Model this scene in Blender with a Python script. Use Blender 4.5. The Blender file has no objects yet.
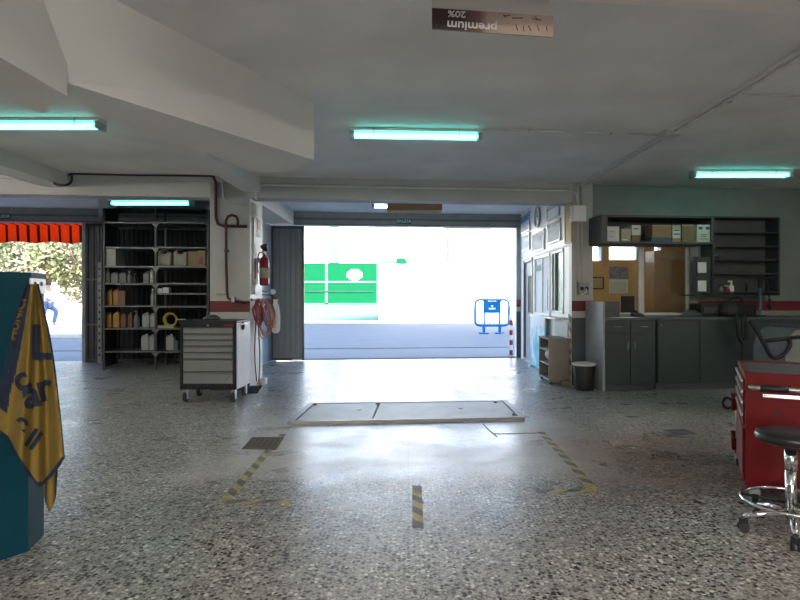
import bpy, bmesh, math, random
from mathutils import Vector, Matrix
random.seed(7)
PI = math.pi
S = bpy.context.scene
COL = S.collection
F, CX, CY, EYE = 590.0, 408.0, 297.0, 1.4

# ------------------------------------------------------------ camera, world, sun
cd = bpy.data.cameras.new('camera'); cam = bpy.data.objects.new('camera', cd); COL.objects.link(cam)
cam.location = (0, 0, EYE); cam.rotation_euler = (PI/2, 0, 0)
cd.sensor_width = 36; cd.lens = 36*F/800; cd.shift_x = -8/800; cd.shift_y = -3/800
cd.clip_start = 0.05; cd.clip_end = 500
S.camera = cam
w = bpy.data.worlds.new('world'); S.world = w; w.use_nodes = True
nt = w.node_tree; bg = nt.nodes['Background']
sky = nt.nodes.new('ShaderNodeTexSky'); sky.sky_type = 'NISHITA'; sky.sun_disc = False
sky.sun_elevation = math.radians(40); sky.sun_rotation = math.radians(180)
nt.links.new(sky.outputs[0], bg.inputs[0]); bg.inputs[1].default_value = 1.2
sd = bpy.data.lights.new('sun', 'SUN'); sun = bpy.data.objects.new('sun', sd); COL.objects.link(sun)
sd.energy = 20.0; sd.angle = math.radians(0.6); sd.color = (1, .92, .82)
sun.rotation_euler = (math.radians(50), 0, 0)      # shines towards +Y, 40 degrees above the horizon
S.view_settings.view_transform = 'Standard'; S.view_settings.look = 'None'
S.view_settings.gamma = 1; S.view_settings.use_curve_mapping = False
S.view_settings.exposure = 0.35

# ------------------------------------------------------------ materials
def newmat(name):
    m = bpy.data.materials.new(name); m.use_nodes = True
    return m, m.node_tree, m.node_tree.nodes['Principled BSDF']
def N(nt, t, **kw):
    n = nt.nodes.new(t)
    for k, v in kw.items():
        if hasattr(n, k): setattr(n, k, v)
        else: n.inputs[k.replace('_', ' ')].default_value = v
    return n
def ramp(nt, src, stops):
    r = nt.nodes.new('ShaderNodeValToRGB'); nt.links.new(src, r.inputs[0])
    e = r.color_ramp.elements
    while len(e) < len(stops): e.new(0.5)
    for i, (p, c) in enumerate(stops): e[i].position = p; e[i].color = (*c, 1)
    return r
def mix(nt, a, b, f, mode='MIX'):
    m = nt.nodes.new('ShaderNodeMix'); m.data_type = 'RGBA'; m.blend_type = mode
    for s, v in ((m.inputs[0], f), (m.inputs[6], a), (m.inputs[7], b)):
        if hasattr(v, 'is_linked'): nt.links.new(v, s)
        elif isinstance(v, tuple): s.default_value = (*v, 1)
        else: s.default_value = v
    return m.outputs[2]
def mat(name, col, rough=.6, metal=0, var=.12, scale=6, bump=0, bscale=60, spec=None, coat=0):
    m, nt, p = newmat(name)
    tc = N(nt, 'ShaderNodeTexCoord')
    nz = N(nt, 'ShaderNodeTexNoise'); nz.inputs['Scale'].default_value = scale; nz.inputs['Detail'].default_value = 5
    nt.links.new(tc.outputs['Object'], nz.inputs['Vector'])
    lo = tuple(c*(1-var) for c in col); hi = tuple(min(1, c*(1+var)) for c in col)
    r = ramp(nt, nz.outputs['Fac'], [(.3, lo), (.7, hi)])
    nt.links.new(r.outputs[0], p.inputs['Base Color'])
    p.inputs['Roughness'].default_value = rough; p.inputs['Metallic'].default_value = metal
    if spec is not None: p.inputs['Specular IOR Level'].default_value = spec
    if coat: p.inputs['Coat Weight'].default_value = coat
    if bump:
        b = N(nt, 'ShaderNodeBump'); b.inputs['Strength'].default_value = bump; b.inputs['Distance'].default_value = .01
        n2 = N(nt, 'ShaderNodeTexNoise'); n2.inputs['Scale'].default_value = bscale; n2.inputs['Detail'].default_value = 4
        nt.links.new(tc.outputs['Object'], n2.inputs['Vector']); nt.links.new(n2.outputs['Fac'], b.inputs['Height'])
        nt.links.new(b.outputs[0], p.inputs['Normal'])
    return m
def emis(name, col, st, var=.05):
    m, nt, p = newmat(name)
    nz = N(nt, 'ShaderNodeTexNoise'); nz.inputs['Scale'].default_value = 3
    r = ramp(nt, nz.outputs['Fac'], [(.3, tuple(c*(1-var) for c in col)), (.7, col)])
    nt.links.new(r.outputs[0], p.inputs['Emission Color']); p.inputs['Emission Strength'].default_value = st
    p.inputs['Base Color'].default_value = (*col, 1)
    return m
def band_mat(name, top, strips):
    """paint bands by height: strips = [(z0, z1, colour)], the rest is `top`"""
    m, nt, p = newmat(name)
    g = N(nt, 'ShaderNodeNewGeometry'); sx = N(nt, 'ShaderNodeSeparateXYZ'); nt.links.new(g.outputs['Position'], sx.inputs[0])
    nz = N(nt, 'ShaderNodeTexNoise'); nz.inputs['Scale'].default_value = 2.5; nz.inputs['Detail'].default_value = 6
    nt.links.new(g.outputs['Position'], nz.inputs['Vector'])
    c = top
    for z0, z1, k in strips:
        a = N(nt, 'ShaderNodeMath', operation='GREATER_THAN'); a.inputs[1].default_value = z0
        b = N(nt, 'ShaderNodeMath', operation='LESS_THAN'); b.inputs[1].default_value = z1
        x = N(nt, 'ShaderNodeMath', operation='MULTIPLY')
        nt.links.new(sx.outputs[2], a.inputs[0]); nt.links.new(sx.outputs[2], b.inputs[0])
        nt.links.new(a.outputs[0], x.inputs[0]); nt.links.new(b.outputs[0], x.inputs[1])
        c = mix(nt, c, k, x.outputs[0])
    r = ramp(nt, nz.outputs['Fac'], [(.3, (.86, .86, .85)), (.65, (1, 1, 1))])
    c = mix(nt, c, r.outputs[0], 1.0, 'MULTIPLY')
    nt.links.new(c, p.inputs['Base Color']); p.inputs['Roughness'].default_value = .55
    return m

CREAM = (.62, .60, .55); WHITEP = (.42, .425, .42); DADO = (.055, .065, .08); REDB = (.13, .008, .015)
M = {}
M['plaster'] = mat('plaster_grey_white', (.80, .795, .78), .75, var=.10, scale=1.3, bump=.25, bscale=9)
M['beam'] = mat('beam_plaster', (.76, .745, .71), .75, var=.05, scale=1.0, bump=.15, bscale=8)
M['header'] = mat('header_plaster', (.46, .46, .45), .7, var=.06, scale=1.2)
M['cream'] = mat('cream_paint', (.62, .58, .53), .5, var=.06, scale=2)
M['cream_tile'] = mat('cream_wall_paint', (.84, .81, .77), .4, var=.04, scale=1.5)
M['banded'] = band_mat('banded_paint', WHITEP, [(1.175, 1.34, REDB), (-.1, 1.07, DADO)])
M['dado_blue'] = band_mat('blue_dado_paint', (.42, .45, .48), [(-.1, 1.07, (.26, .32, .42))])
M['teal_wall'] = band_mat('office_front_paint', (.19, .22, .21), [(1.175, 1.335, REDB), (-.1, 1.07, DADO)])
M['orange'] = mat('ochre_wall_paint', (.62, .37, .12), .6, var=.06, scale=1.5)
M['grey_wall'] = mat('grey_wall_paint', (.30, .30, .30), .7)
M['lintel'] = mat('lintel_grey', (.34, .34, .335), .5, var=.1)
M['dark_steel'] = mat('dark_grey_steel', (.055, .06, .066), .4, .3, var=.1)
M['gate_steel'] = mat('grey_painted_steel', (.17, .19, .205), .42, .2, var=.06)
M['shelf_steel'] = mat('charcoal_shelf_steel', (.045, .048, .05), .45, .3)
M['gate_black'] = mat('black_painted_steel', (.018, .02, .022), .7, spec=.2)
M['fill_tube_right'] = emis('added_fill_tube_right', (1.0, .95, .86), 85)  # weaker glow for the added fill lamps out of view at right
M['shelf_edge'] = mat('grey_shelf_edge_steel', (.12, .122, .122), .4, .4)
M['black'] = mat('black_plastic', (.014, .014, .016), .5, spec=.3)
M['rubber'] = mat('black_rubber', (.02, .02, .02), .7)
M['leather'] = mat('black_vinyl', (.012, .012, .013), .36, bump=.05)
M['chrome'] = mat('chrome', (.72, .72, .72), .18, 1, var=.05)
M['steel'] = mat('brushed_steel', (.45, .45, .45), .35, .8)
M['alu'] = mat('white_window_frame', (.62, .63, .63), .4, .1)
M['white'] = mat('white_plastic', (.72, .72, .70), .4, var=.05)
M['white_card'] = mat('white_card', (.62, .62, .59), .7, var=.06)
M['milky'] = mat('milky_plastic', (.34, .35, .34), .4, var=.06)
M['cream_plastic'] = mat('cream_jug_plastic', (.36, .32, .25), .45)
M['yellow_jug'] = mat('amber_jug_plastic', (.42, .20, .03), .35, var=.08)
M['brown_jug'] = mat('brown_jug_plastic', (.16, .07, .03), .4)
M['grey_can'] = mat('grey_can_plastic', (.16, .165, .17), .4)
M['card'] = mat('brown_cardboard', (.33, .20, .11), .8, var=.08)
M['card_dark'] = mat('dark_brown_cardboard', (.20, .145, .085), .8)
M['beige_card'] = mat('beige_card', (.42, .37, .27), .8)
M['blue_card'] = mat('blue_card', (.03, .09, .18), .6)
M['green_card'] = mat('pale_green_card', (.45, .52, .42), .7)
M['red'] = mat('red_toolbox_paint', (.12, .003, .005), .5, .0, var=.07, spec=.15)
M['redp'] = mat('red_paint', (.24, .01, .018), .35)
M['pipe_red'] = mat('maroon_pipe_paint', (.07, .012, .015), .45)
M['pipe_grey'] = mat('grey_conduit', (.62, .62, .60), .45)
M['pipe_dark'] = mat('dark_cable', (.03, .02, .022), .5)
M['pink'] = mat('faded_red_hose', (.42, .16, .15), .5)
M['hose_brown'] = mat('brown_grey_cable', (.20, .10, .09), .5)
M['cart_grey'] = mat('drawer_grey_paint', (.21, .22, .225), .38, .3, var=.05)
M['cart_white'] = mat('pale_cart_paint', (.44, .41, .40), .4, var=.08)
M['counter'] = mat('grey_green_laminate', (.032, .043, .044), .42, var=.05, scale=2)
M['counter_top'] = mat('grey_counter_top', (.075, .088, .09), .4, var=.05)
M['counter_light'] = mat('light_grey_laminate', (.26, .27, .28), .4, var=.04)
M['shell_grey'] = mat('grey_machine_shell', (.12, .125, .125), .55, var=.08)
M['cab_grey'] = mat('grey_cabinet_paint', (.06, .066, .07), .5, var=.06)
M['blue_bin'] = mat('blue_bin_plastic', (.0, .042, .068), .6, spec=.3, var=.06)
M['teal_pole'] = mat('teal_painted_pole', (.03, .10, .12), .4)
M['pull_grey'] = mat('pale_aluminium_pull', (.50, .46, .45), .35, .3)
M['grey_plate'] = mat('grey_bracket', (.38, .42, .45), .4, .3)
M['tyel'] = mat('yellow_towel_cloth', (.235, .152, .026), .95, var=.10, scale=12, bump=.5, bscale=180)
M['tblu'] = mat('navy_towel_cloth', (.012, .022, .055), .95, var=.15, scale=12, bump=.5, bscale=180)
M['tape_y'] = mat('worn_yellow_tape', (.42, .34, .12), .6, var=.35, scale=14)
M['tape_k'] = mat('worn_black_tape', (.12, .11, .10), .6, var=.5, scale=14)
M['hatch'] = mat('galvanised_hatch_plate', (.30, .285, .265), .5, .1, var=.15, scale=4, bump=.05)
M['hatch_rim'] = mat('worn_hatch_frame', (.24, .225, .21), .45, .4)
M['rust'] = mat('rusty_iron', (.13, .075, .04), .8, .3, var=.45, scale=25, bump=.4)
M['asphalt'] = mat('asphalt', (.105, .112, .125), .85, var=.08, scale=1.2)
M['pave'] = mat('pale_pavement', (.12, .127, .14), .8, var=.06, scale=1.5)
M['kerb'] = mat('kerb_stone', (.08, .083, .09), .8)
M['sand'] = mat('sandy_pavement', (.50, .43, .36), .9, var=.08)
M['rwhite'] = mat('white_render', (.85, .84, .81), .8, var=.03)
M['rbeige'] = mat('beige_render', (.115, .095, .08), .8, var=.04)
M['green'] = mat('green_gate_paint', (.0, .085, .030), .7, spec=.1, var=.05)
M['green_dk'] = mat('dark_green_rail', (.0, .05, .025), .45)
M['mint'] = mat('mint_gate_base', (.08, .17, .13), .6, var=.05)
M['lblue'] = mat('light_blue_metal', (.07, .13, .125), .5)
M['blueb'] = mat('blue_barrier_plastic', (.0, .12, .30), .5, spec=.2)
M['orange_awn'] = None
M['soil'] = mat('tree_bark', (.12, .08, .05), .9, bump=.5)
M['skin'] = mat('skin', (.45, .26, .18), .6)
M['jean'] = mat('blue_denim', (.14, .19, .30), .9)
M['shirt'] = mat('white_shirt_cloth', (.75, .68, .68), .9)
M['hair'] = mat('dark_hair', (.03, .02, .015), .8)
M['screen'] = mat('dark_screen', (.01, .011, .012), .5, spec=.2)
M['gold'] = mat('ochre_poster', (.55, .33, .12), .6)
M['paper'] = mat('white_paper', (.72, .73, .74), .6, var=.04)
M['paper_blue'] = mat('blue_printed_paper', (.12, .28, .52), .6, var=.3, scale=9)
M['text_green'] = mat('green_lettering', (.02, .38, .20), .5)
M['text_red'] = mat('red_lettering', (.5, .03, .04), .5)
M['text_white'] = mat('white_lettering', (.8, .8, .78), .5)
M['sign_green'] = mat('dark_green_sign', (.05, .14, .11), .5)
M['brown_wood'] = mat('brown_wood_panel', (.46, .30, .17), .5, var=.12, scale=3)
M['grey_wood'] = mat('taupe_laminate', (.17, .148, .128), .5, var=.06)
M['cable_yel'] = mat('yellow_hose', (.55, .42, .05), .5)
M['tube'] = emis('fluorescent_tube', (.15, 1.0, .86), 4.6)
M['fill_tube'] = emis('added_fill_tube', (1.0, .93, .84), 150)  # glow of the added fill lamps outside the view
M['tube_dim'] = emis('fluorescent_tube_dim', (.6, 1.0, .88), 8)
M['office_fill'] = emis('warm_office_fill_tube', (1.0, .85, .62), 26)  # glow of the lamp added to light the office
M['photo'] = mat('calendar_photo', (.20, .17, .24), .5, var=.7, scale=14)

def glass(name, tint=(.9, .95, .95), rough=0.02, ior=1.45):
    m, nt, p = newmat(name)
    out = nt.nodes['Material Output']
    tr = N(nt, 'ShaderNodeBsdfTransparent'); tr.inputs[0].default_value = (*tint, 1)
    gl = N(nt, 'ShaderNodeBsdfGlossy'); gl.inputs['Roughness'].default_value = rough
    fr = N(nt, 'ShaderNodeFresnel'); fr.inputs[0].default_value = ior
    mx = N(nt, 'ShaderNodeMixShader')
    nt.links.new(fr.outputs[0], mx.inputs[0]); nt.links.new(tr.outputs[0], mx.inputs[1]); nt.links.new(gl.outputs[0], mx.inputs[2])
    nt.links.new(mx.outputs[0], out.inputs[0]); nt.nodes.remove(p)
    return m
M['glass'] = glass('window_glass'); M['glass_thin'] = glass('thin_window_glass', ior=1.04, rough=.2)

def awning_mat():
    m, nt, p = newmat('orange_striped_awning')
    out = nt.nodes['Material Output']
    g = N(nt, 'ShaderNodeTexCoord'); wv = N(nt, 'ShaderNodeTexWave'); wv.inputs['Scale'].default_value = 1.4
    wv.bands_direction = 'X'; wv.wave_profile = 'SIN'; wv.inputs['Distortion'].default_value = 0
    nt.links.new(g.outputs['Object'], wv.inputs['Vector'])
    r = ramp(nt, wv.outputs['Fac'], [(.10, (.12, .03, .02)), (.2, (.80, .14, .025))])
    nt.links.new(r.outputs[0], p.inputs['Base Color']); p.inputs['Roughness'].default_value = .9
    tl = N(nt, 'ShaderNodeBsdfTranslucent'); nt.links.new(r.outputs[0], tl.inputs[0])
    mx = N(nt, 'ShaderNodeMixShader'); mx.inputs[0].default_value = .7
    nt.links.new(p.outputs[0], mx.inputs[1]); nt.links.new(tl.outputs[0], mx.inputs[2]); nt.links.new(mx.outputs[0], out.inputs[0])
    return m
M['orange_awn'] = awning_mat()

def leaf_mat(name, a, b):
    m, nt, p = newmat(name); out = nt.nodes['Material Output']
    g = N(nt, 'ShaderNodeNewGeometry')
    r = ramp(nt, g.outputs['Random Per Island'], [(0, a), (1, b)])
    nt.links.new(r.outputs[0], p.inputs['Base Color']); p.inputs['Roughness'].default_value = .7
    tl = N(nt, 'ShaderNodeBsdfTranslucent'); nt.links.new(r.outputs[0], tl.inputs[0])
    mx = N(nt, 'ShaderNodeMixShader'); mx.inputs[0].default_value = .35
    nt.links.new(p.outputs[0], mx.inputs[1]); nt.links.new(tl.outputs[0], mx.inputs[2]); nt.links.new(mx.outputs[0], out.inputs[0])
    return m
M['leaf'] = leaf_mat('olive_leaves', (.14, .17, .07), (.34, .38, .20))
M['leaf2'] = leaf_mat('grey_green_leaves', (.20, .20, .13), (.40, .39, .28))

def terrazzo():
    m, nt, p = newmat('worn_terrazzo')
    g = N(nt, 'ShaderNodeNewGeometry')
    P = g.outputs['Position']
    def noise(scale, detail=5, rough=.55, off=0):
        mp = N(nt, 'ShaderNodeMapping'); mp.inputs['Location'].default_value = (off, off*.7, 0); nt.links.new(P, mp.inputs[0])
        n = N(nt, 'ShaderNodeTexNoise'); n.inputs['Scale'].default_value = scale; n.inputs['Detail'].default_value = detail
        n.inputs['Roughness'].default_value = rough; nt.links.new(mp.outputs[0], n.inputs['Vector']); return n.outputs['Fac']
    def cells(scale, off=0):
        mp = N(nt, 'ShaderNodeMapping'); mp.inputs['Location'].default_value = (off, off, 0); nt.links.new(P, mp.inputs[0])
        v = N(nt, 'ShaderNodeTexVoronoi'); v.inputs['Scale'].default_value = scale; nt.links.new(mp.outputs[0], v.inputs['Vector']); return v
    v1 = cells(38); v2 = cells(85, 3)
    rnd1 = N(nt, 'ShaderNodeSeparateColor'); nt.links.new(v1.outputs['Color'], rnd1.inputs[0])
    rnd2 = N(nt, 'ShaderNodeSeparateColor'); nt.links.new(v2.outputs['Color'], rnd2.inputs[0])
    chips1 = ramp(nt, rnd1.outputs[0], [(.0, (.03, .024, .020)), (.20, (.07, .058, .048)), (.32, (.22, .195, .17)), (.5, (.40, .375, .345)), (.72, (.58, .55, .51)), (.9, (.80, .77, .70))])
    chips1.color_ramp.interpolation = 'CONSTANT'
    chips2 = ramp(nt, rnd2.outputs[0], [(.0, (.10, .088, .078)), (.3, (.27, .25, .23)), (.7, (.43, .405, .375)), (1, (.60, .57, .53))])
    inside = ramp(nt, v1.outputs['Distance'], [(.0115, (1, 1, 1)), (.0145, (0, 0, 0))])
    # voronoi distance is in texture space: rescale
    inside.color_ramp.elements[0].position = .42; inside.color_ramp.elements[1].position = .5
    c = mix(nt, chips2.outputs[0], chips1.outputs[0], inside.outputs[0])
    # blotchy wear, dirt
    w1 = ramp(nt, noise(.55, 6), [(.35, (.80, .79, .77)), (.62, (1.0, 1.0, 1.0))])
    c = mix(nt, c, w1.outputs[0], 1.0, 'MULTIPLY')
    # box masks with broken edges
    sx = N(nt, 'ShaderNodeSeparateXYZ'); nt.links.new(P, sx.inputs[0])
    edge = noise(2.2, 5, .6, 11)
    def boxmask(cx, cy, hx, hy, soft, amp):
        def ax(out, c0, h):
            a = N(nt, 'ShaderNodeMath', operation='SUBTRACT'); nt.links.new(out, a.inputs[0]); a.inputs[1].default_value = c0
            b = N(nt, 'ShaderNodeMath', operation='ABSOLUTE'); nt.links.new(a.outputs[0], b.inputs[0])
            d = N(nt, 'ShaderNodeMath', operation='SUBTRACT'); d.inputs[0].default_value = h; nt.links.new(b.outputs[0], d.inputs[1]); return d.outputs[0]
        mn = N(nt, 'ShaderNodeMath', operation='MINIMUM'); nt.links.new(ax(sx.outputs[0], cx, hx), mn.inputs[0]); nt.links.new(ax(sx.outputs[1], cy, hy), mn.inputs[1])
        n = N(nt, 'ShaderNodeMath', operation='SUBTRACT'); nt.links.new(edge, n.inputs[0]); n.inputs[1].default_value = .5
        k = N(nt, 'ShaderNodeMath', operation='MULTIPLY_ADD'); nt.links.new(n.outputs[0], k.inputs[0]); k.inputs[1].default_value = amp; nt.links.new(mn.outputs[0], k.inputs[2])
        mr = N(nt, 'ShaderNodeMapRange'); nt.links.new(k.outputs[0], mr.inputs[0]); mr.inputs[1].default_value = -soft; mr.inputs[2].default_value = soft
        return mr.outputs[0]
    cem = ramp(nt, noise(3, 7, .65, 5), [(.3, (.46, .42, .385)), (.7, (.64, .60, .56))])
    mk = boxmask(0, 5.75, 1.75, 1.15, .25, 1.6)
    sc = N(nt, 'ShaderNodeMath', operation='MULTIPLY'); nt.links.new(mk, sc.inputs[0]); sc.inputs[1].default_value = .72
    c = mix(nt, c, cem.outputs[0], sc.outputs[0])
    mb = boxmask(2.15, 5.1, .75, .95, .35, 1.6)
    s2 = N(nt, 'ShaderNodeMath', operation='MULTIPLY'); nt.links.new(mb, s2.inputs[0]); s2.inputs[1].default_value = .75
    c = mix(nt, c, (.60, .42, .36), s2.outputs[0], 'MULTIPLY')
    # slab joints every 1.2 m, faint
    br = N(nt, 'ShaderNodeTexBrick'); br.offset = 0; br.inputs['Scale'].default_value = 1.0
    br.inputs['Brick Width'].default_value = 1.3; br.inputs['Row Height'].default_value = 1.3; br.inputs['Mortar Size'].default_value = .006
    br.inputs['Color1'].default_value = (1, 1, 1, 1); br.inputs['Color2'].default_value = (.96, .96, .96, 1); br.inputs['Mortar'].default_value = (.62, .6, .57, 1)
    nt.links.new(P, br.inputs['Vector'])
    c = mix(nt, c, br.outputs[0], .4, 'MULTIPLY')
    nt.links.new(c, p.inputs['Base Color'])
    rr = N(nt, 'ShaderNodeMapRange'); nt.links.new(noise(1.6, 6, .6, 2), rr.inputs[0]); rr.inputs[1].default_value = .3; rr.inputs[2].default_value = .7
    rr.inputs[3].default_value = .22; rr.inputs[4].default_value = .42
    nt.links.new(rr.outputs[0], p.inputs['Roughness'])
    p.inputs['Specular IOR Level'].default_value = .36
    b = N(nt, 'ShaderNodeBump'); b.inputs['Strength'].default_value = .08; b.inputs['Distance'].default_value = .004
    nt.links.new(noise(30, 3), b.inputs['Height']); nt.links.new(b.outputs[0], p.inputs['Normal'])
    return m
M['terrazzo'] = terrazzo()

# ------------------------------------------------------------ mesh helpers
def at(x, y, Y): return Vector(((x-CX)/F*Y, Y, EYE-(y-CY)/F*Y))
def fl(x, y):
    Y = EYE*F/(y-CY); return Vector(((x-CX)/F*Y, Y, 0))
def fx(x, Y): return (x-CX)/F*Y
def fz(y, Y): return EYE-(y-CY)/F*Y
TI = math.atan(.098)
YF = lambda X: 9.076+.098*X      # plane of the lintel beam and the pillars
YE = lambda X: 13.35+.098*X      # plane of the street front
YW = lambda X: 9.5+.098*(X-3)    # plane of the office front wall

class B:
    def __init__(s): s.bm = bmesh.new(); s.mi = 0
    def _mark(s, fs):
        for f in fs: f.material_index = s.mi
    def box(s, a, b, rz=0, bev=0, mi=None, piv=None):
        if mi is not None: s.mi = mi
        a, b = Vector(a), Vector(b); c = (a+b)/2; d = b-a
        r = bmesh.ops.create_cube(s.bm, size=1); vs = r['verts']
        mt = Matrix.Translation(c) @ Matrix.Rotation(rz, 4, 'Z') @ Matrix.Diagonal((abs(d.x), abs(d.y), abs(d.z), 1))
        bmesh.ops.transform(s.bm, matrix=mt, verts=vs)
        fs = list({f for v in vs for f in v.link_faces}); s._mark(fs)
        if bev:
            es = list({e for v in vs for e in v.link_edges})
            bev = min(bev, .45*min(abs(d.x), abs(d.y), abs(d.z)))
            r = bmesh.ops.bevel(s.bm, geom=es, offset=bev, segments=2, affect='EDGES', profile=.6); s._mark(r['faces'])
        return s
    def prism(s, poly, z0, z1, mi=None):
        if mi is not None: s.mi = mi
        lo = [s.bm.verts.new((p[0], p[1], z0)) for p in poly]; hi = [s.bm.verts.new((p[0], p[1], z1)) for p in poly]
        n = len(poly); fs = [s.bm.faces.new(list(reversed(lo))), s.bm.faces.new(hi)]
        for i in range(n): fs.append(s.bm.faces.new((lo[i], lo[(i+1) % n], hi[(i+1) % n], hi[i])))
        s._mark(fs); bmesh.ops.recalc_face_normals(s.bm, faces=fs); return s
    def extr(s, pts, axis, t0, t1, mi=None):
        """extrude 2D outline along axis 'x' (pts=(y,z)) or 'y' (pts=(x,z))"""
        if mi is not None: s.mi = mi
        f = (lambda p, t: (t, p[0], p[1])) if axis == 'x' else (lambda p, t: (p[0], t, p[1]))
        lo = [s.bm.verts.new(f(p, t0)) for p in pts]; hi = [s.bm.verts.new(f(p, t1)) for p in pts]
        n = len(pts); fs = [s.bm.faces.new(lo), s.bm.faces.new(hi)]
        for i in range(n): fs.append(s.bm.faces.new((lo[i], lo[(i+1) % n], hi[(i+1) % n], hi[i])))
        s._mark(fs); bmesh.ops.recalc_face_normals(s.bm, faces=fs); return s
    def tube(s, pts, r, n=8, mi=None, close=False, smooth=True):
        if mi is not None: s.mi = mi
        pts = [Vector(p) for p in pts]; rings = []; up = None
        m = len(pts)
        for i, p in enumerate(pts):
            if close: d = pts[(i+1) % m]-pts[i-1]
            else: d = pts[min(i+1, m-1)]-pts[max(i-1, 0)]
            d.normalize()
            if up is None: up = Vector((0, 0, 1)) if abs(d.z) < .9 else Vector((1, 0, 0))
            u = (up-d*up.dot(d)); u.normalize(); v = d.cross(u); up = u
            rr = r[i] if isinstance(r, (list, tuple)) else r
            rings.append([s.bm.verts.new(p+(u*math.cos(2*PI*k/n)+v*math.sin(2*PI*k/n))*rr) for k in range(n)])
        fs = []
        for i in range(m if close else m-1):
            a, b = rings[i], rings[(i+1) % m]
            for k in range(n): fs.append(s.bm.faces.new((a[k], a[(k+1) % n], b[(k+1) % n], b[k])))
        for f in fs: f.smooth = smooth
        if not close: fs += [s.bm.faces.new(list(reversed(rings[0]))), s.bm.faces.new(rings[-1])]
        s._mark(fs); return s
    def cyl(s, a, b, r, n=20, mi=None, r2=None):
        return s.tube([a, b], [r, r if r2 is None else r2], n, mi)
    def lathe(s, prof, c=(0, 0, 0), n=24, mi=None, sy=1):
        """prof = [(r, z)], revolved about a vertical axis through c"""
        if mi is not None: s.mi = mi
        rings = []
        for r, z in prof:
            rings.append([s.bm.verts.new((c[0]+max(r, 1e-4)*math.cos(2*PI*k/n), c[1]+sy*max(r, 1e-4)*math.sin(2*PI*k/n), c[2]+z)) for k in range(n)])
        fs = []
        for a, b in zip(rings, rings[1:]):
            for k in range(n):
                f = s.bm.faces.new((a[k], a[(k+1) % n], b[(k+1) % n], b[k])); f.smooth = True; fs.append(f)
        fs += [s.bm.faces.new(list(reversed(rings[0]))), s.bm.faces.new(rings[-1])]
        s._mark(fs); return s
    def quad(s, ps, mi=None):
        if mi is not None: s.mi = mi
        s._mark([s.bm.faces.new([s.bm.verts.new(p) for p in ps])]); return s

def part(name, b, m, parent=None, loc=None, rz=0, smooth=False):
    me = bpy.data.meshes.new(name); b.bm.to_mesh(me); b.bm.free()
    for x in (m if isinstance(m, (list, tuple)) else [m]): me.materials.append(M[x] if isinstance(x, str) else x)
    if smooth:
        for p in me.polygons: p.use_smooth = True
    o = bpy.data.objects.new(name, me); COL.objects.link(o)
    if parent: o.parent = parent
    if loc: o.location = loc
    if rz: o.rotation_euler = (0, 0, rz)
    return o
def tag(o, label, cat, group=None, kind=None):
    o['label'] = label; o['category'] = cat
    if group: o['group'] = group
    if kind: o['kind'] = kind
    return o
def struct(name, b, m, loc=None, rz=0):
    o = part(name, b, m, None, loc, rz); o['kind'] = 'structure'; return o
def thing(name, label, cat, loc=(0, 0, 0), rz=0, group=None):
    o = bpy.data.objects.new(name, None); COL.objects.link(o); o.empty_display_size = .1
    o.location = loc; o.rotation_euler = (0, 0, rz); return tag(o, label, cat, group)
def one(name, label, cat, b, m, loc=None, rz=0, group=None, smooth=False):
    return tag(part(name, b, m, None, loc, rz, smooth), label, cat, group)
def glyphs(st, ext=0.0, bold=0.0):
    c = bpy.data.curves.new('t', 'FONT'); c.body = st; c.size = 1; c.extrude = ext; c.offset = bold; c.align_x = 'CENTER'; c.align_y = 'CENTER'
    o = bpy.data.objects.new('t', c); COL.objects.link(o); bpy.context.view_layer.update()
    me = bpy.data.meshes.new_from_object(o.evaluated_get(bpy.context.evaluated_depsgraph_get())); bpy.data.objects.remove(o); return me
def text(name, s, size, m, parent=None, loc=(0, 0, 0), rot=(PI/2, 0, 0), ext=.0015, sx=1):
    me = glyphs(s, ext/size, .02); me.transform(Matrix.Diagonal((size*sx, size, size, 1))); me.materials.clear(); me.materials.append(M[m])
    o = bpy.data.objects.new(name, me); COL.objects.link(o); o.location = loc; o.rotation_euler = rot
    if parent: o.parent = parent
    return o
def clone(o, parent=None):
    c = o.copy(); COL.objects.link(c); c.parent = parent
    for ch in list(o.children): clone(ch, c)
    return c
def arc(c, r, a0, a1, n, plane='xz', y=0):
    out = []
    for i in range(n+1):
        a = math.radians(a0+(a1-a0)*i/n)
        u, v = r*math.cos(a), r*math.sin(a)
        out.append((c[0]+u, c[1], c[2]+v) if plane == 'xz' else ((c[0]+u, c[1]+v, c[2]) if plane == 'xy' else (c[0], c[1]+u, c[2]+v)))
    return out
def smoothpath(pts, n=6):
    P = [Vector(p) for p in pts]; out = []
    for i in range(len(P)-1):
        p0, p1, p2, p3 = P[max(i-1, 0)], P[i], P[i+1], P[min(i+2, len(P)-1)]
        for k in range(n):
            t = k/n
            out.append(.5*((2*p1)+(p2-p0)*t+(2*p0-5*p1+4*p2-p3)*t*t+(3*p1-p0-3*p2+p3)*t**3))
    out.append(P[-1]); return out

# ------------------------------------------------------------ the building shell
XL, XR, YR = -11.5, 7.2, -5.0
def slab(fn0, fn1, x0, x1): return [(x0, fn0(x0)), (x1, fn0(x1)), (x1, fn1(x1)), (x0, fn1(x0))]
K = lambda c: (lambda X: c)
struct('floor', B().prism([(XL, YR), (XR, YR), (XR, YE(XR)+.25), (XL, YE(XL)+.25)], -.2, 0), 'terrazzo')
struct('ceiling', B().prism(slab(K(YR), lambda X: YF(X)+.3, XL-.2, XR+.2), 3.2, 3.42), 'plaster')
struct('ceiling', B().prism(slab(lambda X: YF(X)+.3, lambda X: YE(X)+.25, XL-.2, XR+.2), 3.3, 3.42), 'plaster')
struct('wall_left', B().prism([(XL-.2, YR), (XL, YR), (XL, YE(XL)+.25), (XL-.2, YE(XL)+.25)], 0, 3.3), 'grey_wall')
struct('wall_right', B().prism([(XR, YR), (XR+.2, YR), (XR+.2, YE(XR)), (XR, YE(XR))], 0, 3.2), 'teal_wall')
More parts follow.
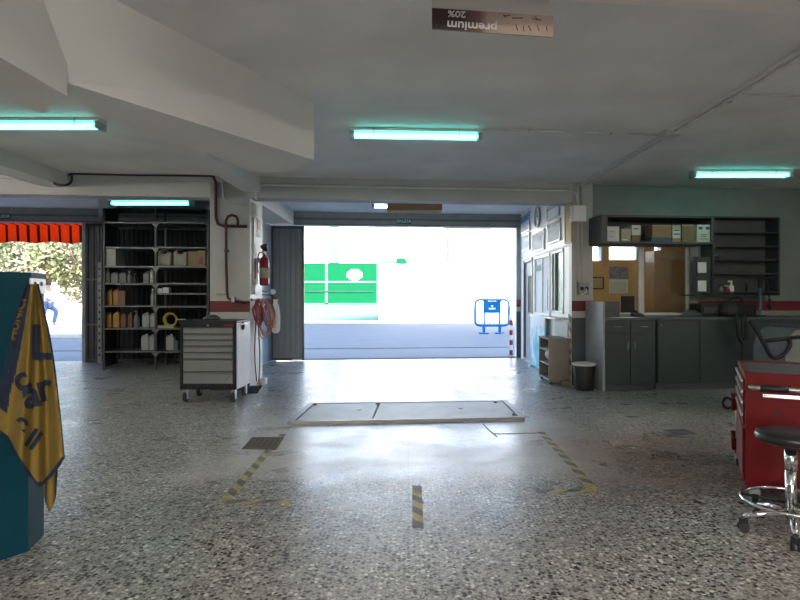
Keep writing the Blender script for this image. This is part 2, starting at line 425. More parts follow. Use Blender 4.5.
RO = (-.8, 2.2, 2.3)            # the rear door the photographer has at his back
b = B().box((XL, YR-.2, 0), (RO[0], YR, 3.42)).box((RO[1], YR-.2, 0), (XR, YR, 3.42)).box((RO[0], YR-.2, RO[2]), (RO[1], YR, 3.42))
struct('wall_rear', b, 'grey_wall')
# storeys above
struct('wall_upper_storeys', B().prism(slab(K(YR-1), lambda X: YE(X)+.25, -8.6, 14), 3.43, 16.9)
       .prism(slab(K(YR-1), lambda X: YE(X)+.25, -22, -8.6), 3.43, 10.3), 'rwhite')
struct('wall_side_building', B().prism(slab(K(YR-1), lambda X: YE(X)+.25, XR+.3, 14), -.02, 3.43), 'rwhite')
struct('wall_side_building', B().prism(slab(K(YR-1), lambda X: YE(X)+.25, -22, XL-.3), -.02, 3.43), 'rwhite')

def facemat(o, test, idx):
    for p in o.data.polygons:
        if test(p.normal): p.material_index = idx
# lintel beam, columns
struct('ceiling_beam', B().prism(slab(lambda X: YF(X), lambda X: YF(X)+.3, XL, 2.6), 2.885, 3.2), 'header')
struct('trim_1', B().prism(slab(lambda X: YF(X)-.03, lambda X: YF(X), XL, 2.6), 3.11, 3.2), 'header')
o = struct('wall_column_left', B().prism([(-2.95, YF(-2.95)), (-2.37, YF(-2.37)), (-2.37, 9.6), (-2.95, 9.6)], 0, 3.2), ['cream', 'banded'])
facemat(o, lambda n: n.y < -.9, 1)
o = struct('wall_column_right', B().prism([(2.59, YF(2.59)), (2.93, YF(2.93)), (2.93, YW(2.93)+.02), (2.59, YW(2.59)+.02)], 0, 3.2), ['cream', 'banded'])
facemat(o, lambda n: n.y < -.9, 1)
# passage side walls
struct('wall_passage_left', B().box((-3.1, 9.6, 0), (-2.98, 13.04, 3.3)), 'dado_blue')
struct('ceiling_beam', B().box((-3.0, 9.42, 2.98), (-2.5, 12.9, 3.3)), 'cream')
yA, yB = YW(2.6), YE(2.6)+.25
b = B()
for y0, y1, z0, z1 in [(yA, 9.85, 0, 3.3), (9.85, 10.65, 0, 1.12), (9.85, 10.65, 2.21, 3.3), (10.65, 10.78, 0, 3.3), (10.78, 12.12, 0, 1.05), (10.78, 12.12, 2.21, 3.3),
                       (12.12, 12.27, 0, 3.3), (12.27, 13.25, 2.22, 3.3), (13.25, yB, 0, 3.3)]:
    b.box((2.6, y0, z0), (2.72, y1, z1))
struct('wall_passage_right', b, 'cream_tile')
# rails on that wall
struct('trim_2', B().box((2.585, yA, 2.225), (2.6, 13.3, 2.255)), 'cream')
# street front
front = lambda x0, x1, d=.25: slab(lambda X: YE(X), lambda X: YE(X)+d, x0, x1)
struct('wall_front_lintel', B().prism(front(XL, 2.6), 3.0, 3.3), 'lintel')
struct('trim_3', B().prism(slab(lambda X: YE(X)-.06, lambda X: YE(X), XL, 2.6), 3.12, 3.16).prism(slab(lambda X: YE(X)-.04, lambda X: YE(X), XL, 2.6), 3.0, 3.03), 'gate_steel')
struct('wall_front_left', B().prism(front(-7.0, -2.98), 0, 3.0), 'grey_wall')
o = struct('wall_front_jamb', B().prism(slab(lambda X: YE(X), lambda X: YE(X)+.25, 2.5, 2.6), 0, 3.0), ['cream', 'banded'])
facemat(o, lambda n: n.y < -.9, 1)
# office: front wall with window opening, back wall with transom lights, floor covering shared
wx0, wx1, wz0, wz1 = 2.96, 4.62, 1.10, 2.26
ws = lambda x0, x1: slab(YW, lambda X: YW(X)+.12, x0, x1)
struct('wall_office_front', B().prism(ws(2.93, XR), 0, wz0).prism(ws(2.93, XR), wz1, 3.2).prism(ws(wx1, XR), wz0, wz1), 'teal_wall')
b = B(); xs = [2.72, 4.25, 4.52, 4.70, 5.42, 5.82, 5.98, XR]
b.prism(front(2.72, XR), 0, 2.25).prism(front(2.72, XR), 2.62, 3.3)
for i in (0, 2, 4, 6): b.prism(front(xs[i], xs[i+1]), 2.25, 2.62)
o = struct('wall_office_back', b, ['rwhite', 'orange']); facemat(o, lambda n: n.y < -.9, 1)
struct('wall_office_side', B().box((2.72, 9.7, 0), (2.74, 9.84, 3.2)), 'orange')
# window frames (office front)
def frame_y(x0, x1, z0, z1, t, Yf, d=.05, extra=()):
    b = B()
    for q in [(x0, x1, z0, z0+t), (x0, x1, z1-t, z1), (x0, x0+t, z0, z1), (x1-t, x1, z0, z1)] + list(extra):
        b.prism(slab(lambda X: Yf(X), lambda X: Yf(X)+d, q[0], q[1]), q[2], q[3])
    return b
for n, (a, c) in enumerate([(2.94, 3.80), (3.80, 4.62)]):
    o = struct('window_%d' % (n+1), frame_y(a, c, wz0, wz1, .045, lambda X: YW(X)+.03), 'alu')
    g = part('window_pane', B().prism(slab(lambda X: YW(X)+.05, lambda X: YW(X)+.055, a+.045, c-.045), wz0+.045, wz1-.045), 'glass', o)
struct('trim_4', B().prism(slab(lambda X: YW(X)-.03, lambda X: YW(X)+.0, 4.60, 4.74), 1.05, 2.26), 'counter_light')
struct('window_sill', B().prism(slab(lambda X: YW(X)-.06, lambda X: YW(X)+.03, 2.96, 4.7), 1.085, 1.105), 'counter_top')
struct('window_3', frame_y(4.70, 5.42, 2.25, 2.62, .03, lambda X: YE(X)+.05), 'alu')
struct('trim_5', B().prism(slab(lambda X: YE(X)-.02, YE, 4.55, 4.66), 2.1, 2.66), 'brown_wood')

# windows and door in the passage wall (X = 2.6)
def frame_x(y0, y1, z0, z1, t, x0=2.585, x1=2.66):
    b = B()
    for q in [(y0, y1, z0, z0+t), (y0, y1, z1-t, z1), (y0, y0+t, z0, z1), (y1-t, y1, z0, z1)]: b.box((x0, q[0], q[2]), (x1, q[1], q[3]))
    return b
o = struct('window_4', frame_x(10.78, 12.12, 1.05, 2.21, .05), 'alu')
part('white_blind', B().box((2.61, 10.83, 1.1), (2.62, 12.07, 2.16)).box((2.595, 11.40, 1.1), (2.61, 11.45, 2.16)), 'paper', o)
text('lettering', 'hms', .26, 'text_green', o, (2.604, 11.75, 2.0), (PI/2, 0, -PI/2))
part('green_strip', B().box((2.604, 11.0, 1.15), (2.61, 11.03, 1.72)), 'text_green', o)
o = struct('window_5', frame_x(9.85, 10.65, 1.12, 2.21, .04), 'alu')
part('window_pane', B().box((2.625, 9.89, 1.16), (2.63, 10.61, 2.17)), 'glass_thin', o)
part('roller_blind', B().box((2.66, 9.89, 1.98), (2.67, 10.61, 2.17)), 'white', o)
part('sash_post', B().box((2.59, 10.40, 1.14), (2.64, 10.44, 2.19)), 'gate_steel', o)
struct('window_sill', B().box((2.40, 9.62, 1.03), (2.6, 10.7, 1.06)).box((2.52, 10.7, 1.02), (2.6, 12.2, 1.05)), 'alu')
d = struct('door_1', frame_x(12.27, 13.25, 0, 2.22, .06), 'gate_steel')
part('door_leaf', B().box((2.63, 12.33, .02), (2.665, 13.19, 1.06)).box((2.63, 12.33, 1.86), (2.665, 13.19, 2.16)).box((2.63, 12.93, 1.06), (2.665, 13.19, 1.86)), 'counter_light', d)
part('door_glass', B().box((2.64, 12.33, 1.06), (2.65, 12.93, 1.86)), 'screen', d)
part('door_handle', B().cyl((2.63, 12.42, 1.0), (2.57, 12.42, 1.0), .012, 8).cyl((2.57, 12.42, 1.0), (2.57, 12.54, 1.0), .01, 8), 'steel', d)

# big slanted beam and its neighbours under the ceiling
def prism2(lo, hi, z0, z1):
    b = B(); l = [b.bm.verts.new((*p, z0)) for p in lo]; h = [b.bm.verts.new((*p, z1)) for p in hi]; n = len(l)
    b.bm.faces.new(l); b.bm.faces.new(h)
    for i in range(n): b.bm.faces.new((l[i], l[(i+1) % n], h[(i+1) % n], h[i]))
    bmesh.ops.recalc_face_normals(b.bm, faces=b.bm.faces[:]); return b
far = [(-1.22, 5.99), (-1.60, 5.99), (-1.70, 5.47), (-1.93, 4.68), (-2.15, 4.23), (-2.15, 3.75), (-2.3, 3.70), (-2.3, -1)]
struct('ceiling_beam', prism2([(-2.08, -1), (-2.02, 3.5), (-.87, 5.47)]+far, [(-2.1, -1), (-2.05, 3.0), (-.87, 5.47)]+far, 2.67, 3.2), 'beam')
struct('ceiling_beam', B().prism([(-2.22, 4.9), (-2.22, 8.86), (-2.48, 8.85), (-2.48, 4.9)], 2.98, 3.2), 'beam')
struct('ceiling_beam', B().prism([(-2.06, -1), (-2.0, 3.46), (-2.36, 3.80), (-2.38, 3.4), (-2.40, -1)], 2.58, 3.2), 'beam')
struct('ceiling_beam', B().prism([(-5.3, -1), (-4.95, -1), (-4.95, YF(-5)), (-5.3, YF(-5.3))], 3.0, 3.2), 'beam')
struct('ceiling_beam', B().prism([(-4.9, 9.3), (-4.6, 9.3), (-6.2, 12.6), (-6.6, 12.6)], 3.1, 3.3), 'header')
struct('ceiling_beam', B().prism(slab(lambda X: 2.2+.12*X, lambda X: 2.93+.12*X, -1.2, XR), 2.92, 3.2), 'cream_tile')

# ------------------------------------------------------------ outside
rg = struct('ground_road', B().box((-90, -60, -.12), (90, 33, -.02)), 'asphalt')
struct('ground_pavement', B().prism(slab(lambda X: YE(X)+.25, lambda X: YE(X)+2.75, -22, 14), -.02, 0), 'pave')
struct('ground_kerb', B().prism(slab(lambda X: YE(X)+2.75, lambda X: YE(X)+2.9, -22, 14), -.02, .012), 'kerb')
struct('ground_kerb', B().box((-11.0, 31.9, -.02), (25, 32.2, .1)), 'rwhite')
struct('ground_pavement', B().box((-11.0, 32.2, -.02), (25, 33.2, .09)), 'rwhite')
bk = B().extr([(20.6, -.02), (20.6, .1), (22.6, .35), (40, .6), (40, -.02)], 'x', -45, -11.0)
struct('ground_verge', bk, 'sand')
b = B().box((-45, 24.0, .3), (-11.2, 24.3, 1.12))
struct('wall_garden', b, 'sand')
# far boundary wall, gate, buildings
struct('wall_boundary', B().box((-1.7, 33.2, 0), (25, 33.5, 3.25)).box((-1.7, 33.15, 3.25), (25, 33.55, 3.35)), 'rwhite')
struct('wall_boundary', B().box((-13, 33.2, 0), (-6.6, 33.5, 3.3)), 'rwhite')
def sl(px, Y): return fx(px, Y)
t = thing('street_gate', 'wide green metal sliding gate with pale base in the wall across the street', 'gate', (0, 33.2, 0))
b = B().box((-6.5, -.06, 1.06), (-4.66, 0, 3.3)).box((-4.50, -.06, 1.06), (-1.76, 0, 3.3)); part('gate_panel', b, 'green', t)
part('gate_base', B().box((-6.5, -.05, .02), (-1.76, .0, 1.0)), 'mint', t)
b = B().box((-6.5, -.12, 3.32), (.15, .0, 3.44)).box((-6.5, -.09, 2.18), (-1.8, -.06, 2.3)).box((-4.66, -.08, 1.0), (-4.50, 0, 3.3)).box((-1.76, -.08, 0), (-1.66, 0, 3.35)).box((-6.5, -.08, 1.0), (-1.76, 0, 1.06)); part('gate_rail', b, 'lblue', t)
part('dark_rail', B().box((-6.4, -.1, 1.66), (-1.9, -.06, 1.76)), 'green_dk', t)
part('track_bracket', B().box((-.65, -.25, 3.3), (-.1, -.12, 3.55)), 'green', t); part('track_bracket', B().box((-6.5, -.2, 3.3), (-6.05, -.12, 3.6)), 'green', t)
b = B(); c = (-3.0, 2.65); b.extr([(c[0]+.46*math.cos(a)*(1 if abs(math.cos(a)) < .8 else 1), c[1]+.33*math.sin(a)) for a in [PI/8+PI/4*i for i in range(8)]], 'y', -.075, -.062); part('notice_plate', b, 'white', t)
def building(label, x0, x1, y0, y1, h, m, wins):
    t = thing('street_building', label, 'building', ((x0+x1)/2, y0, 0)); W = (x1-x0)/2
    part('wall', B().box((-W, 0, 0), (W, y1-y0, h)), m, t)
    part('roof', B().box((-W-.15, -.2, h), (W+.15, y1-y0+.1, h+.25)), 'rwhite', t)
    for (wx, wz, ww, wh) in wins:
        f = part('window', B().box((wx-ww/2, -.04, wz), (wx+ww/2, .0, wz+wh)), 'rwhite', t)
        part('pane', B().box((wx-ww/2+.1, -.06, wz+.1), (wx+ww/2-.1, -.04, wz+wh-.1)), 'paper', f)
building('tall white rendered building behind the green street gate', -14, 3.9, 42, 50, 9, 'rwhite', [(1.5, 3.8, 1.2, 1.5), (-2.5, 6.5, 1.2, 1.5)])
building('beige rendered house showing above the white street wall', 2.65, 5.4, 38, 40.5, 8, 'rbeige', [(0, 6.2, 1, 1.2)])
building('white house with one pale window above the street wall, right of the beige house', 4.5, 16, 42, 50, 8.5, 'rwhite', [(-3.0, 4.6, 1.1, 1.2), (1.5, 4.6, 1.1, 1.2)])
t = thing('utility_pillar', 'pale blue square pillar rising behind the green street gate', 'pillar', (fx(334, 34.5), 34.5, 0))
part('shaft', B().box((-.28, -.2, 0), (.28, .2, 7)), 'lblue', t); part('cap', B().box((-.33, -.25, 5.0), (.33, .25, 5.15)), 'white', t)
# blue plastic barrier
t = thing('barrier', 'blue and white plastic crowd barrier with sign standing on the street', 'barrier', (fx(492, 23), 23, -.02))
def rrect(w, h, r, z, n=5):
    out = []
    for cx, cz, a in ((w-r, z+h-r, 0), (-w+r, z+h-r, 90), (-w+r, z+r, 180), (w-r, z+r, 270)):
        out += arc((cx, 0, cz), r, a, a+90, n)
    return out
part('outer_frame', B().tube(rrect(.66, 1.0, .18, .31), .045, 8, close=True), 'blueb', t)
for sx in (-.30, .30): part('upright', B().tube([(sx, 0, .1), (sx, 0, 1.28)], .03, 8), 'blueb', t)
part('upright', B().tube([(0, 0, .3), (0, 0, .9)], .025, 8), 'white', t)
for sx in (-.45, -.15, .15, .45): part('bar', B().tube([(sx, 0, .36), (sx, 0, 1.24)], .012, 6), 'white', t)
s_ = part('sign_board', B().box((-.34, -.05, .80), (.34, .0, 1.26), bev=.03).box((-.36, -.05, 1.22), (-.16, 0, 1.34), bev=.03).box((.16, -.05, 1.22), (.36, 0, 1.34), bev=.03), 'blueb', t)
part('emblem', B().box((-.13, -.055, .94), (.13, -.05, 1.0)).box((-.04, -.055, 1.03), (.04, -.05, 1.1)), 'white', s_)
for sx, rr_ in ((-.32, .3), (.3, -.5)):
    part('foot', B().box((-.06+sx, -.35, .0), (.06+sx, .35, .05), rz=rr_, bev=.02).box((-.05+sx, -.1, .05), (.05+sx, .1, .35), bev=.02).box((sx-.22, -.3, 0), (sx+.02, -.2, .05), bev=.02), 'blueb', t)
t = thing('reflective_post', 'thin red and white striped post outside the right door jamb', 'post')
for i in range(8): part('white_band' if i % 2 else 'red_band', B().box((2.36, 14.25, .0+i*.12), (2.44, 14.28, .12+i*.12)), 'white' if i % 2 else 'redp', t)
t.location = (.09, 0, 0)

# trees beyond the low wall
def tree(label, x, y, h, r, nleaf, m, seed):
    rd = random.Random(seed)
    t = thing('street_tree', label, 'tree', (x, y, .4), 0, 'trees beyond the sandy pavement')
    b = B(); b.tube(smoothpath([(0, 0, 0), (.1, .05, h*.25), (-.05, 0, h*.5), (.1, 0, h*.8)], 3), [.22-.014*i for i in range(10)], 8)
    for k in range(6):
        a = rd.uniform(0, 6.28); b.tube([(0, 0, h*.3), (math.cos(a)*r*.4, math.sin(a)*r*.4, h*.55), (math.cos(a)*r*.75, math.sin(a)*r*.75, h*rd.uniform(.5, .85))], [.09, .06, .02], 6)
    part('trunk', b, 'soil', t)
    b = B(); blobs = []
    for k in range(26):
        a = rd.uniform(0, 6.28); q = rd.uniform(0, 1)**.6*r; z = rd.uniform(.16, .95)*h
        blobs.append((math.cos(a)*q, math.sin(a)*q, z, rd.uniform(.45, .95)))
    for i in range(nleaf):
        cx, cy, cz, cr = blobs[i % 26]
        v = Vector((rd.gauss(0, 1), rd.gauss(0, 1), rd.gauss(0, 1))).normalized()*cr*rd.uniform(.5, 1.05)
        p = Vector((cx, cy, cz))+v
        u = Vector((rd.gauss(0, 1), rd.gauss(0, 1), rd.gauss(0, 1))).normalized(); w_ = u.orthogonal().normalized(); s1 = rd.uniform(.07, .14)
        b.quad([p-u*s1, p-w_*s1*.55, p+u*s1, p+w_*s1*.55])
    part('foliage', b, m, t)
tree('pale olive tree with broad round crown behind the shelving gate leaf', -14.8, 28, 5.2, 2.6, 5000, 'leaf', 1)
tree('grey-green tree in the middle of the left doorway view', -17.6, 28.6, 5.0, 2.4, 5000, 'leaf2', 2)
tree('bushy olive tree at the left edge above the blue container', -20.4, 27.5, 5.4, 2.6, 5000, 'leaf', 3)
tree('darker tree filling the gap at the back of the row', -16.5, 32, 6.2, 3.0, 5000, 'leaf2', 4)
tree('olive tree behind at the far left of the row', -21.0, 32, 6.5, 3.2, 5000, 'leaf', 5)
tree('olive tree hidden partly by the dark gate leaf', -11.5, 29, 5.5, 2.4, 3000, 'leaf', 6)

# pedestrian beyond the left door
def skin_body(name, joints, edges, rad, m, parent):
    me = bpy.data.meshes.new(name); me.from_pydata([Vector(j) for j in joints], edges, []); me.materials.append(M[m])
    o = bpy.data.objects.new(name, me); COL.objects.link(o); o.parent = parent
    sk = o.modifiers.new('skin', 'SKIN'); sk.use_smooth_shade = True
    if not me.skin_vertices: me.attributes
    sv = me.skin_vertices[0].data
    for i, r in enumerate(rad): sv[i].radius = (r, r) if not isinstance(r, tuple) else r; sv[i].use_root = (i == 0)
    o.modifiers.new('sub', 'SUBSURF').levels = 1; o.modifiers['sub'].render_levels = 2
    return o
px = fx(47, 21.6)
t = thing('person', 'person in pale shirt and blue jeans walking past outside, behind blue container', 'person', (px, 21.6, .22), 0)
# x forward (to the right of the picture); pelvis first
J = [(0, 0, .92), (0, .1, .88), (.30, .1, .66), (.18, .1, .22), (.32, .1, .10), (0, -.1, .88), (-.10, -.1, .48), (-.30, -.1, .10), (-.20, -.1, .03),
     (0, 0, 1.15), (.02, 0, 1.38), (.02, .17, 1.38), (-.12, .21, 1.12), (.06, .2, .92), (.02, -.17, 1.38), (.14, -.21, 1.12), (.32, -.19, 1.0), (.03, 0, 1.48), (.05, 0, 1.60), (.05, 0, 1.68)]
E = [(0, 1), (1, 2), (2, 3), (3, 4), (0, 5), (5, 6), (6, 7), (7, 8), (0, 9), (9, 10), (10, 11), (11, 12), (12, 13), (10, 14), (14, 15), (15, 16), (10, 17), (17, 18), (18, 19)]
R = [.14, .10, .075, .05, .045, .10, .075, .05, .045, .13, .14, .065, .048, .035, .065, .048, .035, .055, .10, .08]
def can_skin():
    me = bpy.data.meshes.new('probe'); me.from_pydata([(0, 0, 0), (0, 0, 1)], [(0, 1)], []); o = bpy.data.objects.new('probe', me)
    o.modifiers.new('s', 'SKIN'); ok = len(me.skin_vertices) > 0; bpy.data.objects.remove(o); return ok
body = skin_body('body', J, E, R, 'skin', t)
sj = J[:9]; skin_body('jeans', [J[0], J[1], J[2], J[3], J[5], J[6], J[7]], [(0, 1), (1, 2), (2, 3), (0, 4), (4, 5), (5, 6)], [.16, .12, .095, .075, .12, .095, .075], 'jean', t)
skin_body('shirt', [J[9], (0, 0, .95), J[10], J[11], J[12], J[14], J[15]], [(0, 1), (0, 2), (2, 3), (3, 4), (2, 5), (5, 6)], [.155, .165, .165, .09, .065, .09, .065], 'shirt', t)
part('hair', B().lathe([(.0, .0), (.105, .02), (.112, .07), (.09, .12), (.03, .145)], (.03, 0, 1.60), 14), 'hair', t)
for fx_, fy_, fz_, in ((.36, .1, .06), (-.16, -.1, .0)):
    part('shoe', B().box((fx_-.14, fy_-.05, fz_), (fx_+.13, fy_+.05, fz_+.09), bev=.03), 'white', t)

# awning over the left door
b = B(); n = 66; x0, x1 = -12.2, -6.6
prev = None
for i in range(n+1):
    X = x0+(x1-x0)*i/n; Yb = YE(X)+.75+.02*math.sin(i*1.9); dz = 2.60+.045*abs(math.sin(i*PI/9))
    cur = ((X, YE(X)+.3, 3.05), (X, Yb-.03, 3.01), (X, Yb, dz))
    if prev:
        b.quad([prev[0], cur[0], cur[1], prev[1]]); b.quad([prev[1], cur[1], cur[2], prev[2]])
    prev = cur
for v in list(b.bm.verts): pass
bmesh.ops.remove_doubles(b.bm, verts=b.bm.verts, dist=.0005)
o = one('awning', 'orange striped canvas awning with scalloped edge outside the left doorway', 'awning', b, 'orange_awn', smooth=True)
md = o.modifiers.new('thick', 'SOLIDIFY'); md.thickness = .004

# ------------------------------------------------------------ gate leaves
def corrugated(name, label, X0, X1, Yc, z1, rz=0, m='gate_steel', pitch=.11, Y1=None):
    Y1 = Yc if Y1 is None else Y1
    W = math.hypot(X1-X0, Y1-Yc); ang = math.atan2(Y1-Yc, X1-X0)
    t = thing(name, label, 'gate', (X0, Yc, 0), ang)
    pts = []; n = int(W/pitch)
    for i in range(n):
        a = i*W/n; p = W/n; pts += [(a, 0), (a+p*.42, 0), (a+p*.5, .025), (a+p*.92, .025)]
    pts.append((W, 0)); back = [(W, .045), (0, .045)]
    part('ribbed_panel', B().prism(pts+back, .05, z1), m, t)
    part('gate_frame', B().box((0, -.02, .02), (W, .06, .08)).box((0, -.02, z1-.06), (W, .06, z1)).box((0, -.02, .02), (.04, .06, z1)).box((W-.04, -.02, .02), (W, .06, z1)), 'dark_steel', t)
    return t
g = corrugated('folding_gate', 'grey ribbed metal gate leaf folded open left of the middle doorway', -2.97, -2.27, 12.83, 2.95, Y1=12.9)
part('floor_bolt', B().box((.45, -.05, .02), (.66, -.02, .05)), 'white', g)
g = corrugated('folding_gate', 'dark ribbed metal gate leaf at right side of the left doorway', -6.80, -6.46, 12.45, 2.95, m='dark_steel', Y1=12.48)
part('hinge_bar', B().box((.0, -.04, 1.75), (.36, -.02, 1.79)).box((.0, -.04, .8), (.36, -.02, .84)), 'shelf_edge', g)
corrugated('folding_gate', 'dark ribbed metal gate closed behind the steel shelving', -6.3, -3.3, 12.55, 2.9, m='gate_black', pitch=.10, Y1=12.84)
b = B(); b.box((-6.29, 11.95, .05), (-6.21, 11.98, 2.1))
t = thing('perforated_upright', 'pale perforated steel upright leaning beside the left side of shelving', 'post', (0, 0, 0))
part('bar', b, 'counter_light', t)
b = B()
for i in range(13): b.box((-6.265, 11.945, .2+i*.145), (-6.235, 11.952, .25+i*.145))
part('slot_row', b, 'black', t)

# door sill rail
struct('trim_6', B().prism(slab(lambda X: YE(X)+.02, lambda X: YE(X)+.10, -2.98, 2.5), 0, .012).prism(slab(lambda X: YE(X)+.15, lambda X: YE(X)+.2, -2.98, 2.5), 0, .01), 'kerb')

# SALIDA signs
def salida(px, label):
    X = fx(px, YE(fx(px, 13.2))); t = thing('exit_sign', label, 'sign', (X, YE(X)-.09, 3.10), TI)
    part('sign_plate', B().box((-.17, 0, -.06), (.17, .03, .06)), 'sign_green', t)
    text('lettering', 'SALIDA', .095, 'text_white', t, (0, -.003, 0), sx=1.05)
salida(404, 'small dark green SALIDA exit sign over the middle doorway')
salida(3, 'small dark green SALIDA exit sign over the left doorway')

# ------------------------------------------------------------ fluorescent lights
def fluo(label, X, Y, z, L=1.38, rz=0, tube='tube', rods=0):
    t = thing('fluorescent_light', label, 'light', (X, Y, z), rz, 'fluorescent ceiling lights')
    part('housing', B().box((-L/2, -.085, -.03), (L/2, .085, 0), bev=.01).box((-L/2+.02, -.035, -.045), (L/2-.02, .035, -.03)), 'white', t)
    for yy in (-.045, .045):
        part('tube', B().cyl((-L/2+.05, yy, -.066), (L/2-.05, yy, -.066), .019, 12), tube, t)
    for sx in (-1, 1):
        part('end_cap', B().box((sx*(L/2-.025)-.025, -.08, -.1), (sx*(L/2-.025)+.025, .08, -.03), bev=.01), 'grey_plate', t)
        part('spring_clip', B().tube([(sx*L*.32, -.088, 0), (sx*L*.32, -.095, -.05), (sx*L*.32, -.08, -.07)], .005, 6), 'steel', t)
    for sx in (-1, 1):
        if rods: part('hanger', B().cyl((sx*L*.4, 0, 0), (sx*L*.4, 0, rods), .008, 8), 'steel', t)
    return t
def lamp(px0, px1, py, z, label, **k):
    Y = F*(z-EYE-.05)/(CY-py); x = fx((px0+px1)/2, Y); L = (px1-px0)/F*Y
    return fluo(label, x, Y, z, L, **k)
lamp(350, 482, 135, 3.198, 'twin-tube fluorescent light in the centre of the ceiling', rz=TI*.6)
lamp(-28, 103, 125, 3.198, 'twin-tube fluorescent light on the ceiling at the left edge')
lamp(691, 790, 174.5, 3.198, 'twin-tube fluorescent light over the grey counter at right')
for lb, X, Yl in (('added unseen hanging fill light out on the left side, near one', -6.3, 2.2), ('added unseen hanging fill light out on the left side, far one', -6.8, 5.6),
                  ('added unseen hanging fill light out on the right side, near one', 5.0, .6), ('added unseen hanging fill light out on the right side, far one', 6.2, 3.9),
                  ('added unseen hanging fill light behind the camera', -.6, -.8)):
    t = thing('fluorescent_light', lb, 'light', (X, Yl, 2.93), 0, 'fluorescent ceiling lights')  # added tube lamps out of view, put in to brighten floor and ceiling
    part('housing', B().box((-.7, -.02, -.02), (.7, .02, .02)), 'white', t)
    for yy in (-.05, .05): part('tube', B().cyl((-.68, yy, -.01), (.68, yy, -.01), .019, 12), 'fill_tube_right' if X > 3 else 'fill_tube', t)
    for sx in (-.5, .5): part('hanger', B().cyl((sx, 0, .02), (sx, 0, .27), .006, 8), 'steel', t)
Y = 9.55; x = fx(151.5, Y); fluo('fluorescent light hanging above the steel shelving', x, Y, fz(199.5, Y), 83/F*Y, rods=3.3-fz(199.5, Y))
Y = 10.8; fluo('fluorescent light in the middle doorway passage, half hidden by cardboard', fx(407, Y), Y, 3.12, 70/F*Y, rz=TI*.3, tube='tube_dim', rods=.18)
t = one('cardboard_flap', 'brown cardboard sheet hung under the passage fluorescent light', 'cardboard',
        B().box((fx(387, 10.66), 10.64, fz(210.5, 10.66)), (fx(442, 10.66), 10.67, fz(198.5, 10.66))).box((fx(387, 10.66), 10.67, fz(210.5, 10.66)), (fx(442, 10.66), 10.98, fz(210.5, 10.66)+.012)), 'card')

# upside-down poster strip hung at the near ceiling
Yp = 3.3
pc = at(492.5, 22.5, Yp)
t = thing('poster_strip', 'upside-down brown advertising strip lettered premium hanging near the top', 'poster', tuple(pc), 0)
Wp = 121/F*Yp/2; Hp = 21/F*Yp/2; sh = -.045
def shear(x, z): return (x, 0, z+sh*2*x*.7)
b = B()
def pq(b, x0, x1, z0, z1, y, mi):
    b.quad([(x0, y, z0-.066*x0), (x1, y, z0-.066*x1), (x1, y, z1-.066*x1), (x0, y, z1-.066*x0)], mi)
bb = B()
ps = [(-Wp, -Hp), (Wp, -Hp), (Wp, Hp), (-Wp, Hp)]
bb.extr([(x, z-.066*x) for x, z in ps], 'y', 0, .01)
part('board', bb, 'beige_card', t)
def pmat():
    m, nt, p = newmat('printed_brown_poster'); g = N(nt, 'ShaderNodeTexCoord'); s = N(nt, 'ShaderNodeSeparateXYZ'); nt.links.new(g.outputs['Object'], s.inputs[0])
    mr = N(nt, 'ShaderNodeMapRange'); nt.links.new(s.outputs[0], mr.inputs[0]); mr.inputs[1].default_value = -Wp; mr.inputs[2].default_value = Wp
    r = ramp(nt, mr.outputs[0], [(0, (.04, .025, .022)), (.22, (.06, .035, .03)), (.40, (.22, .12, .10)), (.46, (.50, .38, .30)), (.7, (.62, .48, .38)), (1, (.60, .42, .36))])
    nt.links.new(r.outputs[0], p.inputs['Base Color']); return m
M['poster'] = pmat()
b = B(); pq(b, -Wp, Wp, -Hp, Hp, -.002, 0); part('print', b, 'poster', t)
text('lettering', 'premium', .068, 'text_white', t, (-.115, -.004, -.022), (PI/2, PI+.066, 0), sx=1.15)
text('lettering', '20%', .05, 'text_white', t, (-.20, -.004, .047), (PI/2, PI+.066, 0), sx=1.2)
b = B()
for (u, v, u2, v2) in [(.06, .04, .1, .045), (.11, .03, .17, .035), (.22, .035, .27, .03), (.13, -.005, .14, -.035), (.17, -.01, .175, -.04), (.2, -.005, .215, -.035), (.25, 0, .26, -.03), (.3, 0, .305, -.03), (.06, .045, .075, .03), (.235, .05, .25, .03)]:
    v -= .066*u; v2 -= .066*u2; b.tube([(u, -.004, v), (u2, -.004, v2)], .0022, 5)
part('drawn_line', b, 'black', t)
part('lamp_box', B().extr([(-Wp, Hp+.066*Wp), (Wp*.95, Hp-.066*Wp), (Wp*.95, 3.2-pc.z), (-Wp, 3.2-pc.z)], 'y', .012, .20), 'beam', t)

# ------------------------------------------------------------ conduits and pipes
def pipe(label, pts, r, m, smooth=0, clips=(), name='conduit', cat='pipe'):
    if smooth: pts = smoothpath(pts, smooth)
    if clips:
        t = thing(name, label, cat); part('pipe', B().tube(pts, r, 8), m, t)
        for c in clips: part('clip', B().box(Vector(c)-Vector((r*1.15,)*3), Vector(c)+Vector((r*1.15,)*3)), 'steel', t)
        return t
    return one(name, label, cat, B().tube(pts, r, 8), m)
yf = lambda px, y, off=.02: (fx(px, YF(fx(px, 9))-off), YF(fx(px, 9))-off, fz(y, YF(fx(px, 9))-off))
pipe('grey conduit along the right ceiling towards the pillar, outer of two', [(2.90, 3.3, 3.165), (2.86, 6.5, 3.165), (2.80, 9.24, 3.165), (2.75, YF(2.75)-.03, 3.16), (2.75, YF(2.75)-.03, 2.85)], .016, 'pipe_grey',
     clips=[(2.885, y, 3.165) for y in (4.0, 5.3)])
pipe('grey conduit along the right ceiling towards the pillar, inner of two', [(2.82, 3.3, 3.165), (2.79, 6.5, 3.165), (2.74, 9.2, 3.165), (2.68, YF(2.68)-.03, 3.15), (2.68, YF(2.68)-.03, 2.85)], .013, 'pipe_grey')
